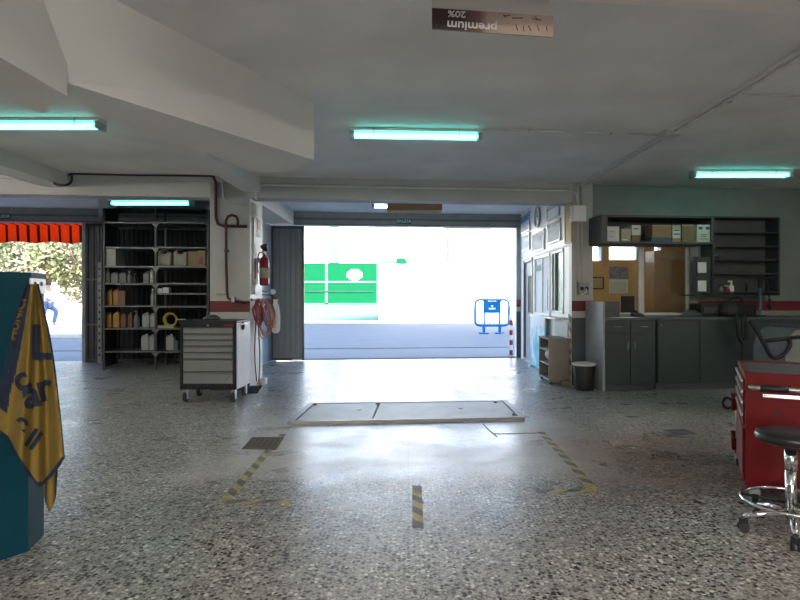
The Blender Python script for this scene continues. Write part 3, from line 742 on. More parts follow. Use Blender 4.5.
one('junction_box', 'small grey junction box where ceiling conduits meet at right', 'junction box', B().box((2.76, 6.3, 3.14), (2.94, 6.55, 3.2), bev=.01), 'pipe_grey')
pipe('thin grey conduit from centre ceiling light to the right', [(.80, 6.28, 3.185), (1.2, 6.32, 3.18), (1.6, 6.36, 3.185), (2.76, 6.48, 3.18)], .011, 'pipe_grey', clips=[(1.3, 6.33, 3.18), (2.2, 6.42, 3.18)])
pipe('thin grey conduit on the ceiling at the right edge', [(2.95, 5.2, 3.185), (4.0, 5.25, 3.185), (6.8, 5.5, 3.185)], .01, 'pipe_grey')
pipe('grey conduit along the face of the lintel beam', [yf(256, 200), yf(256, 190), yf(260, 186), yf(266, 185), yf(420, 188), yf(560, 190.5), yf(571, 191), yf(576, 194), yf(578, 205)], .016, 'pipe_grey')
pipe('red water pipe bending right across the left column', [yf(213, 176, .03), yf(215.5, 182, .03), yf(216, 218, .03), yf(218, 224, .03), yf(223, 226, .03), yf(247, 226.5, .03)], .022, 'pipe_red', name='water_pipe')
t = thing('water_pipe', 'maroon water pipe with top loop and valve on the left column', 'pipe')
part('pipe', B().tube([yf(238, 226, .05), yf(238, 220, .05), yf(236, 216.5, .05), yf(232, 215, .05), yf(228, 216.5, .05), yf(226, 220, .05), yf(226, 260, .05), yf(227, 292, .05), yf(228, 298, .05), yf(233, 301, .05), yf(247, 303, .05)], .02, 8), 'pipe_red', t)
part('valve_handle', B().tube([yf(217, 294, .05), yf(226, 294, .05)], .012, 6), 'steel', t)
part('tap', B().box(yf(231, 302, .10), yf(236, 297, .03)), 'steel', t)
part('bracket', B().box(yf(224, 252, .09), yf(229, 250, .0)), 'pipe_red', t)
pipe('thin grey conduit on upper left column', [yf(222, 180), yf(223, 196), yf(225, 201), yf(230, 203), yf(244, 205)], .012, 'pipe_grey')
pipe('dark cable across the top of the left lintel beam', [(-4.86, 8.45, 3.14), (-4.86, 8.5, 3.175), (-4.0, 8.6, 3.175), yf(213, 176, .05)], .014, 'pipe_dark', name='cable', cat='cable')
pipe('dark cable hooking under the left ceiling beam', smoothpath([at(54, 183, 8.1), at(58, 185, 8.1), at(66, 185, 8.1), at(71, 182, 8.3), at(72, 175.5, 8.45)], 4), .018, 'pipe_dark', name='cable', cat='cable')
pipe('thin pipe along the left ceiling near the beam', [(-11.4, 7.8, 3.15), (-5.34, 8.3, 3.15)], .012, 'pipe_dark', name='cable', cat='cable')
pipe('thin cable under passage ceiling leading to the light', [(-2.3, 10.3, 3.28), (-1.6, 10.6, 3.28), (-.85, 10.75, 3.27), (-.75, 10.78, 3.13)], .01, 'pipe_grey')

# ------------------------------------------------------------ right pillar fittings
t = thing('junction_box', 'white electrical box at the top of the right pillar', 'junction box', (fx(579.5, 9.25), YF(2.7)-.11, fz(213.5, 9.25)), TI)
part('box', B().box((-.11, 0, -.13), (.11, .1, .13), bev=.01), 'cream', t); part('cover', B().box((-.095, -.008, -.115), (.095, 0, .115)), 'white', t)
b = B()
for i in range(5): b.box((-.13, .02, -.1+i*.045), (-.11, .08, -.075+i*.045))
part('cable_gland', b, 'white', t)
for k, xx in enumerate((2.68, 2.75)):
    pipe(['left thin conduit running down the right pillar face', 'right thin conduit running down the right pillar face'][k], [(xx, YF(xx)-.02, 2.6), (xx, YF(xx)-.02, 1.66 if k == 0 else 1.66)], .009, 'cream')
t = thing('wall_socket', 'grey double power socket box on the right pillar', 'socket', (fx(584.5, 9.25), YF(2.77)-.08, fz(288.5, 9.25)), TI)
part('socket_box', B().box((-.085, 0, -.10), (.085, .08, .10), bev=.01), 'counter_light', t)
for sx in (-.038, .038): part('outlet', B().cyl((sx, .001, .0), (sx, -.012, .0), .03, 16), 'black', t)
part('cord_stub', B().tube(smoothpath([(.03, -.01, -.0), (.0, -.06, -.06), (-.06, -.03, -.1)], 4), .008, 6), 'pipe_grey', t)
t = thing('corner_guard', 'yellow and black striped guard on the right pillar corner', 'corner guard')
for nm, m_, par in (('yellow_stripe', 'tape_y', 0), ('black_stripe', 'tape_k', 1)):
    b = B()
    for i in range(par, 12, 2):
        z = .06+i*.085; b.extr([(9.36, z), (9.48, z+.05), (9.48, z+.135), (9.36, z+.085)], 'x', 2.576, 2.587)
    part(nm, b, m_, t)

# waste bin
t = thing('waste_bin', 'black waste bin with white liner against the right pillar', 'bin', (fx(584, 8.92), 8.92, 0))
part('body', B().lathe([(.13, 0), (.14, .02), (.165, .38), (.16, .39), (.15, .38), (.125, .03)], n=28), 'black', t)
part('bin_liner', B().lathe([(.169, .372), (.174, .39), (.168, .402), (.15, .395), (.145, .3), (.14, .3), (.148, .402), (.165, .41), (.178, .39), (.172, .37)], n=28), 'white_card', t)

# passage wall pictures
def pic(label, px0, px1, yt, yb, printm, framem='steel', name='wall_picture', top=None, d=.03):
    """a framed sheet on the passage wall; px0<px1 pixel columns, yt/yb pixel rows at px1"""
    Ya, Yb = 2.57*F/(px1-CX), 2.57*F/(px0-CX)
    z1, z0 = fz(yt, Ya), fz(yb, Ya); z1 = min(z1, 3.27)
    t = thing(name, label, 'picture', (2.6, (Ya+Yb)/2, (z0+z1)/2)); W = (Yb-Ya)/2; H = (z1-z0)/2
    b = B()
    for q in [(-W, W, -H, -H+.02), (-W, W, H-.02, H), (-W, -W+.02, -H, H), (W-.02, W, -H, H)]: b.box((-d, q[0], q[2]), (0, q[1], q[3]))
    part('frame', b, framem, t)
    part('sheet', B().box((-d*.7, -W+.02, -H+.02), (-.002, W-.02, H-.02)), printm, t)
    if top: part('header_print', B().box((-d*.75, -W+.03, H-.02-(H*2)*top[0]), (-d*.7, W-.03, H-.03)), top[1], t)
    return t
pic('tall framed sheet with blue top, highest and farthest on passage wall', 520.5, 529, 211.5, 230, 'paper', 'steel', top=(.35, 'paper_blue'))
pic('white framed sheet below the blue-topped one on passage wall', 521.3, 529, 232, 249, 'paper')
pic('white framed notice below the wall clock', 532, 543.3, 228.5, 249, 'paper')
pic('grey framed sheet highest near the pillar, right of the clock', 546.5, 558.6, 200.5, 215.5, 'paper', top=(.2, 'grey_plate'))
pic('white framed diploma with turquoise corner right of the clock', 547, 559.4, 217.5, 240, 'paper', top=(.18, 'lblue'))
pic('tall ochre framed poster nearest to the right pillar', 564.4, 571, 202, 242, 'gold', 'brown_wood', top=(.22, 'beige_card'))
t = thing('wall_clock', 'round white wall clock on the passage wall', 'clock', (2.6, 11.75, 3.0))
b = B().tube(arc((-.03, 0, 0), .2, 0, 360, 32, 'yz')[:-1], .018, 8, close=True); part('rim', b, 'steel', t)
part('dial', B().cyl((0, 0, 0), (-.025, 0, 0), .19, 32), 'paper', t)
part('hand', B().box((-.035, -.006, 0), (-.03, .006, .13)), 'black', t); part('hand', B().box((-.035, -.09, -.006), (-.03, 0, .006)), 'black', t)
b = B()
for k in range(12):
    a = k*PI/6; b.box((-.03, math.sin(a)*.165-.006, math.cos(a)*.165-.006), (-.026, math.sin(a)*.165+.006, math.cos(a)*.165+.006))
part('hour_mark', b, 'black', t)
# fire alarm button, blue water poster
one('alarm_button', 'small dark red alarm button box on the door jamb', 'switch', B().box((2.52, YE(2.5)-.06, 1.22), (2.59, YE(2.5), 1.34), bev=.01), 'redp')
def wpmat():
    m, nt, p = newmat('turquoise_water_print'); g = N(nt, 'ShaderNodeTexCoord'); n = N(nt, 'ShaderNodeTexNoise'); n.inputs['Scale'].default_value = 3.2; n.inputs['Detail'].default_value = 5
    nt.links.new(g.outputs['Object'], n.inputs['Vector']); s = N(nt, 'ShaderNodeSeparateXYZ'); nt.links.new(g.outputs['Object'], s.inputs[0])
    a = N(nt, 'ShaderNodeMath', operation='MULTIPLY_ADD'); nt.links.new(s.outputs[2], a.inputs[0]); a.inputs[1].default_value = .35; nt.links.new(n.outputs['Fac'], a.inputs[2])
    r = ramp(nt, a.outputs[0], [(.45, (.02, .34, .56)), (.62, (.12, .52, .68)), (.78, (.62, .72, .76))]); nt.links.new(r.outputs[0], p.inputs['Base Color']); return m
M['water'] = wpmat()
t = thing('display_board', 'turquoise and white printed board standing against the passage wall', 'poster', (2.5, 11.35, 0))
part('board', B().box((0, -.55, .03), (.03, .7, 1.02)), 'water', t); part('foot', B().box((-.05, -.5, 0), (.06, -.42, .03)).box((-.05, .55, 0), (.06, .63, .03)), 'steel', t)
# small open cabinet
t = thing('open_cabinet', 'small taupe open-fronted cabinet with shelves against the passage wall', 'cabinet', (2.25, 9.42, 0))
H_ = .735; D_ = .33; L_ = .72
part('side_panel', B().box((0, 0, .04), (D_, .02, H_-.02)), 'grey_wood', t); part('side_panel', B().box((0, L_-.02, .04), (D_, L_, H_-.02)), 'grey_wood', t)
part('back_panel', B().box((D_-.015, .02, .04), (D_, L_-.02, H_-.02)), 'grey_wood', t)
part('top', B().box((-.01, -.01, H_-.02), (D_, L_+.01, H_), bev=.003), 'grey_wood', t)
for z in (.06, .30, .52): part('shelf', B().box((0.01, .02, z), (D_-.015, L_-.02, z+.018)), 'counter_light' if z > .05 else 'grey_wood', t)
for (a, c) in ((.02, .03), (D_-.06, .03), (.02, L_-.07), (D_-.06, L_-.07)): part('foot', B().box((a, c, 0), (a+.04, c+.04, .04)), 'black', t)
one('cloth_roll', 'cream roll of cloth on the middle shelf of the open cabinet', 'roll', B().cyl((2.42, 9.75, .43), (2.42, 10.0, .43), .10, 18), 'cream')
one('paper_stack', 'stack of papers on the upper shelf of the open cabinet', 'papers', B().box((2.29, 9.55, .538), (2.5, 9.85, .57)), 'card')
one('cloth_bundle', 'dark cloth and box lying in front of the open cabinet', 'cloth', B().box((2.42, 9.30, 0), (2.58, 9.40, .08), bev=.02), 'card_dark')
one('slip_mat', 'grey metal plate leaning on wall above the open cabinet', 'plate', B().box((2.57, 9.5, .75), (2.598, 10.35, .99)), 'counter_light')

# ------------------------------------------------------------ counter, cabinets (office front)
def wloc(X, off): return (X, YW(X)-off, 0)
def unit(name, label, cat, X, off, z=0): return thing(name, label, cat, (X, YW(X)-off, z), TI)
# left base unit : X from 2.86..3.72, front about 0.72 before the wall
t = unit('base_cabinet', 'grey base cabinet with two drawers and two doors under the window', 'cabinet', 2.90, .78)
part('side_panel', B().box((-.035, -.02, 0), (.0, .62, 1.33)), 'counter_light', t)
part('body', B().box((0, .03, .09), (.80, .62, 1.055)), 'counter', t)
part('plinth', B().box((0.02, .06, 0), (.79, .62, .09)), 'cab_grey', t)
part('worktop', B().box((0, -.01, 1.055), (.82, .62, 1.09), bev=.005), 'counter_top', t)
part('rear_upstand', B().box((0, .6, 1.09), (.80, .62, 1.13)), 'counter_light', t)
for i in range(2):
    d = part('drawer', B().box((.015+i*.395, .0, .87), (.40+i*.39, .03, 1.035), bev=.004), 'counter', t)
    part('handle', B().tube([(.13+i*.4, 0, .96), (.14+i*.4, -.03, .96), (.26+i*.4, -.03, .96), (.27+i*.4, 0, .96)], .006, 6), 'steel', d)
    d = part('door', B().box((.015+i*.395, .0, .10), (.40+i*.39, .03, .85), bev=.004), 'counter', t)
    hx = .35+i*.11; part('handle', B().tube([(hx, 0, .74), (hx, -.03, .73), (hx, -.03, .63), (hx, 0, .62)], .006, 6), 'steel', d)
one('privacy_box', 'grey desk screen box at the left end of the counter', 'screen', B().box((0, 0, 1.092), (.27, .33, 1.33)), 'cab_grey', (2.93, YW(2.9)-.60, 0), TI)
one('paper_sheet', 'white sheet of paper along the front edge of the base cabinet top', 'paper', B().box((0, 0, 1.092), (.48, .16, 1.097)), 'paper', (2.98, YW(2.95)-.77, 0), TI)
t = unit('counter', 'long grey workshop counter with panel front along the office wall', 'counter', 3.74, .74)
part('body', B().box((0, .03, .10), (3.35, .68, 1.06)), 'counter', t)
for i in range(5): part('front_panel', B().box((.01+i*.67, .01, .11), (.66+i*.67, .03, 1.05), bev=.003), 'counter', t)
part('plinth', B().box((.0, .06, 0), (3.35, .6, .10)), 'cab_grey', t)
part('worktop', B().box((0.0, -.015, 1.06), (3.36, .70, 1.095), bev=.005), 'counter_top', t)
part('lock', B().cyl((.06, .01, .98), (.06, -.005, .98), .012, 10), 'steel', t)

# upper open cabinet above the window
ux0 = 2.93; uw = 1.62
t = unit('wall_cabinet', 'long grey open-fronted wall cabinet above the office window', 'cabinet', ux0, .62, 2.21)
w2 = (fx(713, 9.05)-ux0)
part('side_panel', B().box((-.02, 0, 0), (.07, .47, .43)), 'cab_grey', t)
part('bottom', B().box((0, 0, 0), (w2, .60, .03)), 'cab_grey', t); part('top', B().box((0, 0, .40), (w2, .60, .43)), 'shelf_steel', t)
part('back_panel', B().box((0, .57, .03), (w2, .60, .40)), 'shelf_steel', t); part('side_panel', B().box((w2-.02, 0, 0), (w2+.01, .60, .43)), 'cab_grey', t)
CABZ = 2.21+.031
def cbox(px0, px1, yt, yb, m, label, off=.58, group=None, d=.25, name='carton', marks=None, base=None):
    Y = YW(fx((px0+px1)/2, 9.0))-off
    x0, x1 = fx(px0, Y), fx(px1, Y); z0 = CABZ if base is None else base; h = (yb-yt)/F*Y
    t = thing(name, label, 'box', ((x0+x1)/2, Y, z0), TI); W = (x1-x0)/2
    part('box', B().box((-W, 0, 0), (W, d, h), bev=.004), m, t)
    if marks:
        for mm, (a, c, e, g_) in marks: part('printed_label', B().box((-W+a*2*W, -.002, c*h), (-W+e*2*W, 0, g_*h)), mm, t)
    return t, z0+h
G = 'boxes in the wall cabinet over the window'
cbox(606.5, 619.5, 224, 239, 'white_card', 'white carton at the left end of the wall cabinet', group=G, marks=[('beige_card', (.2, .62, .6, .68)), ('beige_card', (.2, .3, .5, .35))])
cbox(621, 631, 226, 239, 'beige_card', 'beige carton beside the white carton in the wall cabinet', marks=[('white', (.1, .1, .7, .2))])
_, zt = cbox(632, 640.5, 232.5, 239, 'card_dark', 'low dark carton beneath a small white carton in the wall cabinet')
cbox(631.5, 641, 221, 231, 'white_card', 'small white carton sitting on the low dark carton', base=zt, marks=[('cab_grey', (.2, .6, .8, .7))])
_, zt = cbox(651, 671.5, 235.5, 240, 'blue_card', 'flat blue box under the orange carton in wall cabinet')
cbox(652, 671.5, 222.5, 235, 'card', 'orange-brown carton lying on the flat blue box', base=zt, marks=[('card_dark', (.2, .5, .8, .56)), ('card_dark', (.35, .3, .7, .35)), ('beige_card', (.0, .9, 1, .97))])
_, zt = cbox(672.3, 681, 235, 239, 'card', 'low brown carton under the labelled white carton')
cbox(672.5, 680.8, 222, 235, 'white_card', 'white carton with green and blue label in wall cabinet', base=zt, marks=[('sign_green', (.1, .55, .9, .65)), ('blue_card', (.1, .25, .9, .35)), ('beige_card', (0, .7, 1, 1))])
_, zt = cbox(681.8, 695, 221.5, 239, 'card_dark', 'tall olive-brown carton in the wall cabinet', marks=[('beige_card', (.0, .92, .9, 1))])
_, zt = cbox(696.5, 711.5, 227.5, 239, 'green_card', 'pale green carton with drawn emblem at right end of wall cabinet', marks=[('card_dark', (.2, .25, .8, .32)), ('card_dark', (.3, .45, .7, .52)), ('card_dark', (.25, .62, .75, .68))])
cbox(697, 704, 221, 227, 'white_card', 'small white box standing on the pale green carton, left one', base=zt, marks=[('cab_grey', (.2, .2, .8, .7))])
cbox(704.3, 711, 221, 227, 'white_card', 'small white box standing on the pale green carton, right one', base=zt, marks=[('cab_grey', (.2, .2, .8, .7))])

# tall wall shelf, right
sx0 = fx(715, 9.33); t = unit('wall_shelf', 'grey wall-hung shelf unit with five shelves above the counter', 'shelf', sx0, .34, 1.44)
sw = fx(780, 9.46)-sx0; sh_ = 2.66-1.44
part('side_panel', B().box((-.03, 0, 0), (0, .32, sh_)), 'counter', t); part('side_panel', B().box((sw-.03, 0, 0), (sw, .32, sh_)), 'counter', t)
part('back_panel', B().box((0, .30, 0), (sw-.03, .32, sh_)), 'cab_grey', t)
part('top', B().box((-.03, 0, sh_), (sw, .32, sh_+.02)), 'counter', t)
SHZ = []
for i, y in enumerate((292, 273, 259, 245, 231)):
    z = max(0, fz(y, 9.2)-1.44-.01); SHZ.append(1.44+z+.02); part('shelf', B().box((0, 0, z), (sw-.03, .30, z+.02)), 'counter', t)
part('base_board', B().box((-.40, .0, -.02), (sw, .32, 0)), 'counter', t)
t2 = unit('note_board', 'narrow grey board with clip holders beside the wall shelf', 'board', fx(699, 9.2), .30, 1.42)
part('board', B().box((0, .0, .04), (.28, .02, .62)), 'counter', t2)
for z in (.04, .33): 
    h = part('paper_holder', B().box((.03, -.05, z), (.22, -.005, z+.03)).box((.03, -.02, z), (.22, -.005, z+.24)), 'dark_steel', t2)
    part('paper', B().box((.04, -.035, z+.02), (.18, -.022, z+.2)), 'paper', h)
b = B().lathe([(.035, 0), (.04, .01), (.04, .11), (.015, .14), (.015, .17)], n=12)
for i, (px, m_, h, lb) in enumerate([(735, 'grey_can', .8, 'short grey spray bottle on the bottom of the wall shelf'), (741.5, 'redp', .75, 'small red bottle on the bottom of the wall shelf'), (746, 'white', 1.2, 'taller white bottle on the bottom of the wall shelf')]):
    X = fx(px, 9.1); tt = thing('spray_bottle', lb, 'bottle', (X, YW(X)-.2, 1.461)); part('body', B().lathe([(.035, 0), (.04, .01), (.04, .09*h), (.014, .12*h), (.014, .14*h)], n=12), m_, tt)
    part('cap', B().lathe([(.018, .14*h), (.018, .17*h)], n=10).box((-.05, -.01, .15*h), (.01, .01, .17*h)), 'white' if i else 'black', tt)
X = fx(768, 9.1); one('clear_tray', 'grey tray leaning at the right end of the bottom of wall shelf', 'tray', B().box((0, 0, 0), (.2, .02, .16)), 'cab_grey', (X, YW(X)-.1, 1.461), TI)
X = fx(724, 9.1); one('tool_case', 'flat black case lying on a middle board of wall shelf', 'case', B().box((-.1, 0, 0), (.1, .18, .05), bev=.02), 'black', (X, YW(X)-.3, SHZ[2]+.001), TI)

# things on the counter
X = fx(626, 9.2); t = thing('desk_monitor', 'black monitor seen through the office window', 'monitor', (3.86, 10.35, 0))
part('screen', B().box((-.12, 0, 1.12), (.12, .03, 1.42), bev=.01), 'black', t); part('stand', B().box((-.03, 0, 1.02), (.03, .02, 1.12)).box((-.08, -.06, 1.0), (.08, .08, 1.02)), 'black', t)
t = thing('office_desk', 'white desk inside the office behind the window', 'desk', (4.0, 10.35, 0))
part('desk_top', B().box((-1.0, -.4, .96), (1.1, .4, 1.0)), 'counter_light', t)
for (a, c) in ((-.95, -.36), (1.05, -.36), (-.95, .36), (1.05, .36)): part('leg', B().box((a-.03, c-.03, 0), (a+.03, c+.03, .96)), 'steel', t)
X = fx(644, 8.9); t = thing('telephone', 'small black telephone on the counter below the window frame', 'telephone', (X, YW(X)-.40, 1.096), TI)
part('base', B().extr([(-.08, 0), (.08, 0), (.08, .06), (-.08, .03)], 'x', -.07, .07), 'black', t); part('handset', B().tube(smoothpath([(-.045, -.07, .07), (-.045, -.03, .085), (-.045, .03, .095), (-.045, .07, .09)], 3), .016, 8), 'black', t)
X = fx(703, 8.9); one('cloth_sack', 'grey crumpled sack lying on the counter', 'sack', B().lathe([(.12, 0), (.15, .02), (.12, .06), (.05, .10)], n=16, sy=.7), 'cab_grey', (X, YW(X)-.4, 1.096), smooth=True)
X = fx(724, 8.9); t = thing('printer', 'wide black machine standing on the counter under the wall shelf', 'machine', (X, YW(X)-.45, 1.096), TI)
part('body', B().box((-.19, 0, 0), (.2, .34, .20), bev=.02), 'black', t); part('panel', B().box((-.15, -.01, .05), (.15, 0, .15)), 'dark_steel', t)
X = fx(757, 8.9); t = thing('test_machine', 'black tester with cables on the counter under the shelf right end', 'machine', (X, YW(X)-.42, 1.096), TI)
part('body', B().box((-.2, 0, 0), (.26, .3, .19), bev=.03), 'black', t); part('handle', B().tube(smoothpath([(-.18, .1, .18), (-.1, .1, .27), (.05, .1, .27), (.12, .1, .18)], 4), .012, 6), 'black', t)
# black hose over counter edge
Y = 8.6
b = B().tube(smoothpath([at(737, 316, 8.95), at(737, 318, 8.66), at(738, 330, 8.66), at(740, 339, 8.66), at(743, 342, 8.66), at(746, 338, 8.66), at(746, 325, 8.66), at(745, 318, 8.68), at(744, 315, 8.95)], 5), .028, 8)
one('rubber_hose', 'black rubber hose loop hanging over the counter front', 'hose', b, 'rubber')
b = B(); rd = random.Random(3)
b.lathe([(.1, 0), (.15, .05), (.16, .12), (.10, .20), (.03, .24)], n=14)
X = fx(743, 8.8); one('glove_heap', 'heap of black work gloves on the counter beside the hose', 'gloves', b, 'rubber', (X, YW(X)-.52, 1.096))
# pole with arm
X = fx(778, 8.85); t = thing('work_light_stand', 'slim teal pole with black top arm rising from the counter', 'stand', (X, YW(X)-.45, 1.096))
part('pole', B().box((-.016, -.016, 0), (.016, .016, .60)), 'teal_pole', t); part('base', B().box((-.06, -.06, 0), (.06, .06, .015)), 'black', t)
part('arm', B().box((-.02, -.02, .60), (.20, .02, .625)).box((-.02, -.03, .45), (.03, .03, .60)), 'black', t)
part('cable', B().tube(smoothpath([(.05, 0, .60), (.12, 0, .52), (.14, 0, .35), (.15, 0, .25)], 4), .008, 6), 'black', t)
part('hand_lamp', B().tube([(.15, 0, .27), (.16, 0, .10)], [.028, .02], 8), 'black', t)

# pillar-side machine on the right (grey service station)
t = thing('service_machine', 'grey-white wheeled workshop machine with black handle behind the red chest', 'machine', (fx(775, 6.7)+.22, 6.7, 0), .05)
prof = [(-.25, .10), (-.25, .85), (-.22, .98), (-.14, 1.06), (-.05, 1.08), (-.02, .10)]
part('side_shell', B().extr([(x, z-.03) for x, z in prof], 'y', -.2, .35), 'shell_grey', t)
part('body', B().box((-.02, -.15, .10), (.48, .35, .92), bev=.02), 'dark_steel', t)
part('hood', B().extr([(-.02, .93), (.36, .98), (.30, 1.07), (-.05, 1.09)], 'y', -.18, .33), 'cab_grey', t)
mx_, my_ = t.location.x, t.location.y
hp = lambda x, y, Y=6.42: tuple(Matrix.Rotation(-.05, 3, 'Z') @ (at(x, y, Y)-Vector((mx_, my_, 0))))
part('handle', B().tube(smoothpath([hp(750, 321), hp(758, 333), hp(765, 346), hp(770, 355), hp(776, 358), hp(784, 354), hp(790, 345), hp(788, 338)], 5), .024, 8), 'black', t)
part('crossbar', B().tube([hp(764, 341), hp(800, 337)], .022, 8), 'black', t)
for (a, c) in ((-.2, -.1), (-.2, .3), (.42, -.1), (.42, .3)): part('wheel', B().cyl((a-.02, c, .06), (a+.02, c, .06), .06, 16), 'rubber', t)

# inside the office
def wallcal():
    X = fx(622, 13.6); Y = YE(X)
    t = thing('wall_calendar', 'wall calendar with dark photo on the ochre office wall', 'calendar', (X, Y-.02, fz(293, Y)), TI)
    part('date_sheet', B().box((-.23, 0, 0), (.23, .01, .32)), 'paper', t); part('photo', B().box((-.23, -.002, .33), (.23, .01, .62)), 'photo', t)
    b = B()
    for r in range(5):
        for c in range(7): b.box((-.19+c*.056, -.003, .03+r*.05), (-.165+c*.056, 0, .055+r*.05))
    part('date_mark', b, 'grey_can', t)
wallcal()
X = fx(597, 13.6); t = thing('picture_frame', 'small dark framed notice left of the calendar on office wall', 'picture', (X, YE(X)-.03, 1.58), TI)
part('frame', frame_y(-.22, .22, 0, .29, .03, lambda X: 0, .03), 'black', t); part('print', B().box((-.2, .01, .02), (.2, .025, .27)), 'brown_wood', t)
t = thing('wood_cupboard', 'tall brown wooden cupboard seen through the right office pane', 'cupboard', (fx(674, 13.2), 13.3, 0), TI)
part('body', B().box((-.42, 0, 0), (.42, .4, 2.45), bev=.01), 'brown_wood', t); part('cornice', B().box((-.3, -.03, 2.25), (.40, 0, 2.33)), 'beige_card', t)
for i, z in enumerate((1.86, 1.53)):
    X = 5.95; tt = thing('picture_frame', ['upper', 'lower'][i]+' dark framed sheet at the right edge of the office pane', 'picture', (fx(691, 12.6), 12.6, z)); tt.location.y = 13.8; tt.location.x = fx(691, 13.8)
    part('frame', frame_y(-.14, .2, 0, .28, .03, lambda X: 0, .03), 'black', tt); part('print', B().box((-.12, .01, .02), (.18, .025, .26)), 'grey_plate', tt)
fluo('added unseen warm fill light on the ceiling inside the office', 4.2, 11.6, 3.298, 1.3, tube='office_fill')  # added lamp, hidden from view, that brightens the office interior
one('desk_folder', 'flat dark folder on the desk behind the right pane', 'folder', B().box((4.1, 10.05, 1.001), (4.55, 10.3, 1.05)), 'black')

# ------------------------------------------------------------ steel shelving with bottles, left
SY = lambda X: 11.3+.098*(X+5.82)
SXL, SXM, SXR = -5.82, fx(156, 11.4), fx(208, 11.5)
t = thing('steel_shelving', 'tall charcoal steel shelving of two bays against the dark gate', 'shelving', (SXL, 11.3, 0), TI)
cs = math.cos(TI)
mL = (SXM-SXL)/cs; rL = (SXR-SXL)/cs; SD = .62; SH = 3.1
for x in (0, mL, rL):
    for yy in (0, SD): part('upright', B().box((x-.02, yy-.02, 0), (x+.02, yy+.02, SH)), 'shelf_steel', t)
part('side_sheet', B().box((-.005, .02, .35), (.005, SD-.02, SH)).box((-.015, .02, .05), (-.0, SD-.02, .35)), 'shelf_steel', t)
part('side_sheet', B().box((rL-.005, .02, .1), (rL+.005, SD-.02, SH)), 'shelf_steel', t)
part('floor_strip', B().box((.03, .0, .02), (.06, SD, .05)), 'counter_light', t)
lsh = [222, 247, 266, 283, 305.5, 328, 351]; rsh = [222, 247, 266, 283, 293, 306, 328, 351]
ZL = {}; ZR = {}
for y in lsh:
    z = fz(y, 11.35); ZL[y] = z; part('shelf', B().box((0.0, -.01, z-.03), (mL-.02, SD, z)), 'shelf_edge', t)
for y in rsh:
    z = fz(y, 11.45); ZR[y] = z; part('shelf', B().box((mL+.02, -.01, z-.03), (rL, SD, z)), 'shelf_edge', t)
for y in (222, 247, 266, 283, 306, 328, 351):
    z = fz(y, 11.4); part('gusset_plate', B().extr([(mL-.07, z-.03), (mL+.07, z-.03), (mL, z-.13)], 'y', -.022, -.012), 'shelf_edge', t)
part('top_board', B().box((0, 0, SH), (rL, SD, SH+.02)), 'shelf_steel', t)

def onshelf(px0, px1, yt, yb, bay):
    Zs = ZL if bay == 'L' else ZR
    Y = SY(fx((px0+px1)/2, 11.4))+.12
    k = min(Zs, key=lambda q: abs(q-yb)); z = Zs[k]
    return fx((px0+px1)/2, Y), Y, z+.001, (px1-px0)/F*Y, (yb-yt)/F*Y
def jug(px0, px1, yt, yb, bay, m, cap, label, kind='jug', group=None):
    X, Y, z, w_, h = onshelf(px0, px1, yt, yb, bay); d = .14
    t = thing({'jug': 'oil_jug', 'can': 'jerrycan', 'bottle': 'bottle', 'spray': 'spray_bottle'}[kind], label, {'jug': 'jug', 'can': 'jerrycan', 'bottle': 'bottle', 'spray': 'bottle'}[kind], (X, Y, z), TI)
    if kind == 'can':
        part('body', B().box((-w_*.46, 0, 0), (w_*.46, .24, h*.74), bev=.05).box((-w_*.46, .03, h*.55), (-w_*.18, .21, h*.9), bev=.03).box((w_*.12, .03, h*.55), (w_*.46, .21, h*.86), bev=.03), m, t)
        part('handle', B().tube(smoothpath([(-w_*.34, .06, h*.86), (-w_*.2, .06, h*.97), (w_*.16, .06, h*.97), (w_*.3, .06, h*.84)], 4), .014, 6), m, t)
        part('cap', B().cyl((w_*.28, .06, h*.84), (w_*.28, .06, h*.96), .028, 12), cap, t)
        part('side_recess', B().box((-.02, -.003, h*.15), (.02, 0, h*.55)), 'beige_card', t)
    elif kind in ('bottle', 'spray'):
        r = w_/2
        part('body', B().lathe([(r*.9, 0), (r, .01), (r, h*.55), (r*.45, h*.78), (r*.3, h*.85), (r*.3, h*.9)], n=14), m, t)
        bb = B().lathe([(r*.42, h*.88), (r*.42, h)], n=10)
        if kind == 'spray': bb.box((-r*1.0, -.01, h*.92), (r*.3, .01, h*1.0))
        part('cap', bb, cap, t)
    else:
        part('body', B().box((-w_/2, 0, 0), (w_/2, d, h*.80), bev=.02).box((-w_*.4, .02, h*.72), (w_*.36, d-.02, h*.89), bev=.02), m, t)
        part('cap', B().cyl((w_*.1, d/2, h*.85), (w_*.1, d/2, h*.95), .018, 10), cap, t)
        part('handle', B().tube([(-w_*.4, d/2, h*.6), (-w_*.42, d/2, h*.84), (-w_*.1, d/2, h*.86)], .009, 6), m, t)
    return t
def sbox(px0, px1, yt, yb, bay, m, label, d=.3, name='carton', marks=None):
    X, Y, z, w_, h = onshelf(px0, px1, yt, yb, bay); t = thing(name, label, 'box', (X, Y-.08, z), TI)
    part('box', B().box((-w_/2, 0, 0), (w_/2, d, h), bev=.004), m, t)
    if marks: part('printed_label', B().box((w_*marks[0], -.002, h*marks[1]), (w_*marks[2], 0, h*marks[3])), marks[4], t)
    return z+h
sbox(105, 117.5, 248, 265, 'L', 'milky', 'pale grey carton on the top left shelf of the shelving', d=.5)
jug(157, 171, 248.5, 265.5, 'R', 'cream_plastic', 'black', 'cream jerrycan, left of two on upper right shelf', 'can')
jug(172.5, 187, 248.5, 265.5, 'R', 'cream_plastic', 'black', 'cream jerrycan beside the brown carton on upper right shelf', 'can')
zz = sbox(190, 206.5, 251, 265.5, 'R', 'card', 'orange-brown carton with red mark on the upper right shelf', marks=(.1, .15, .35, .6, 'redp'))
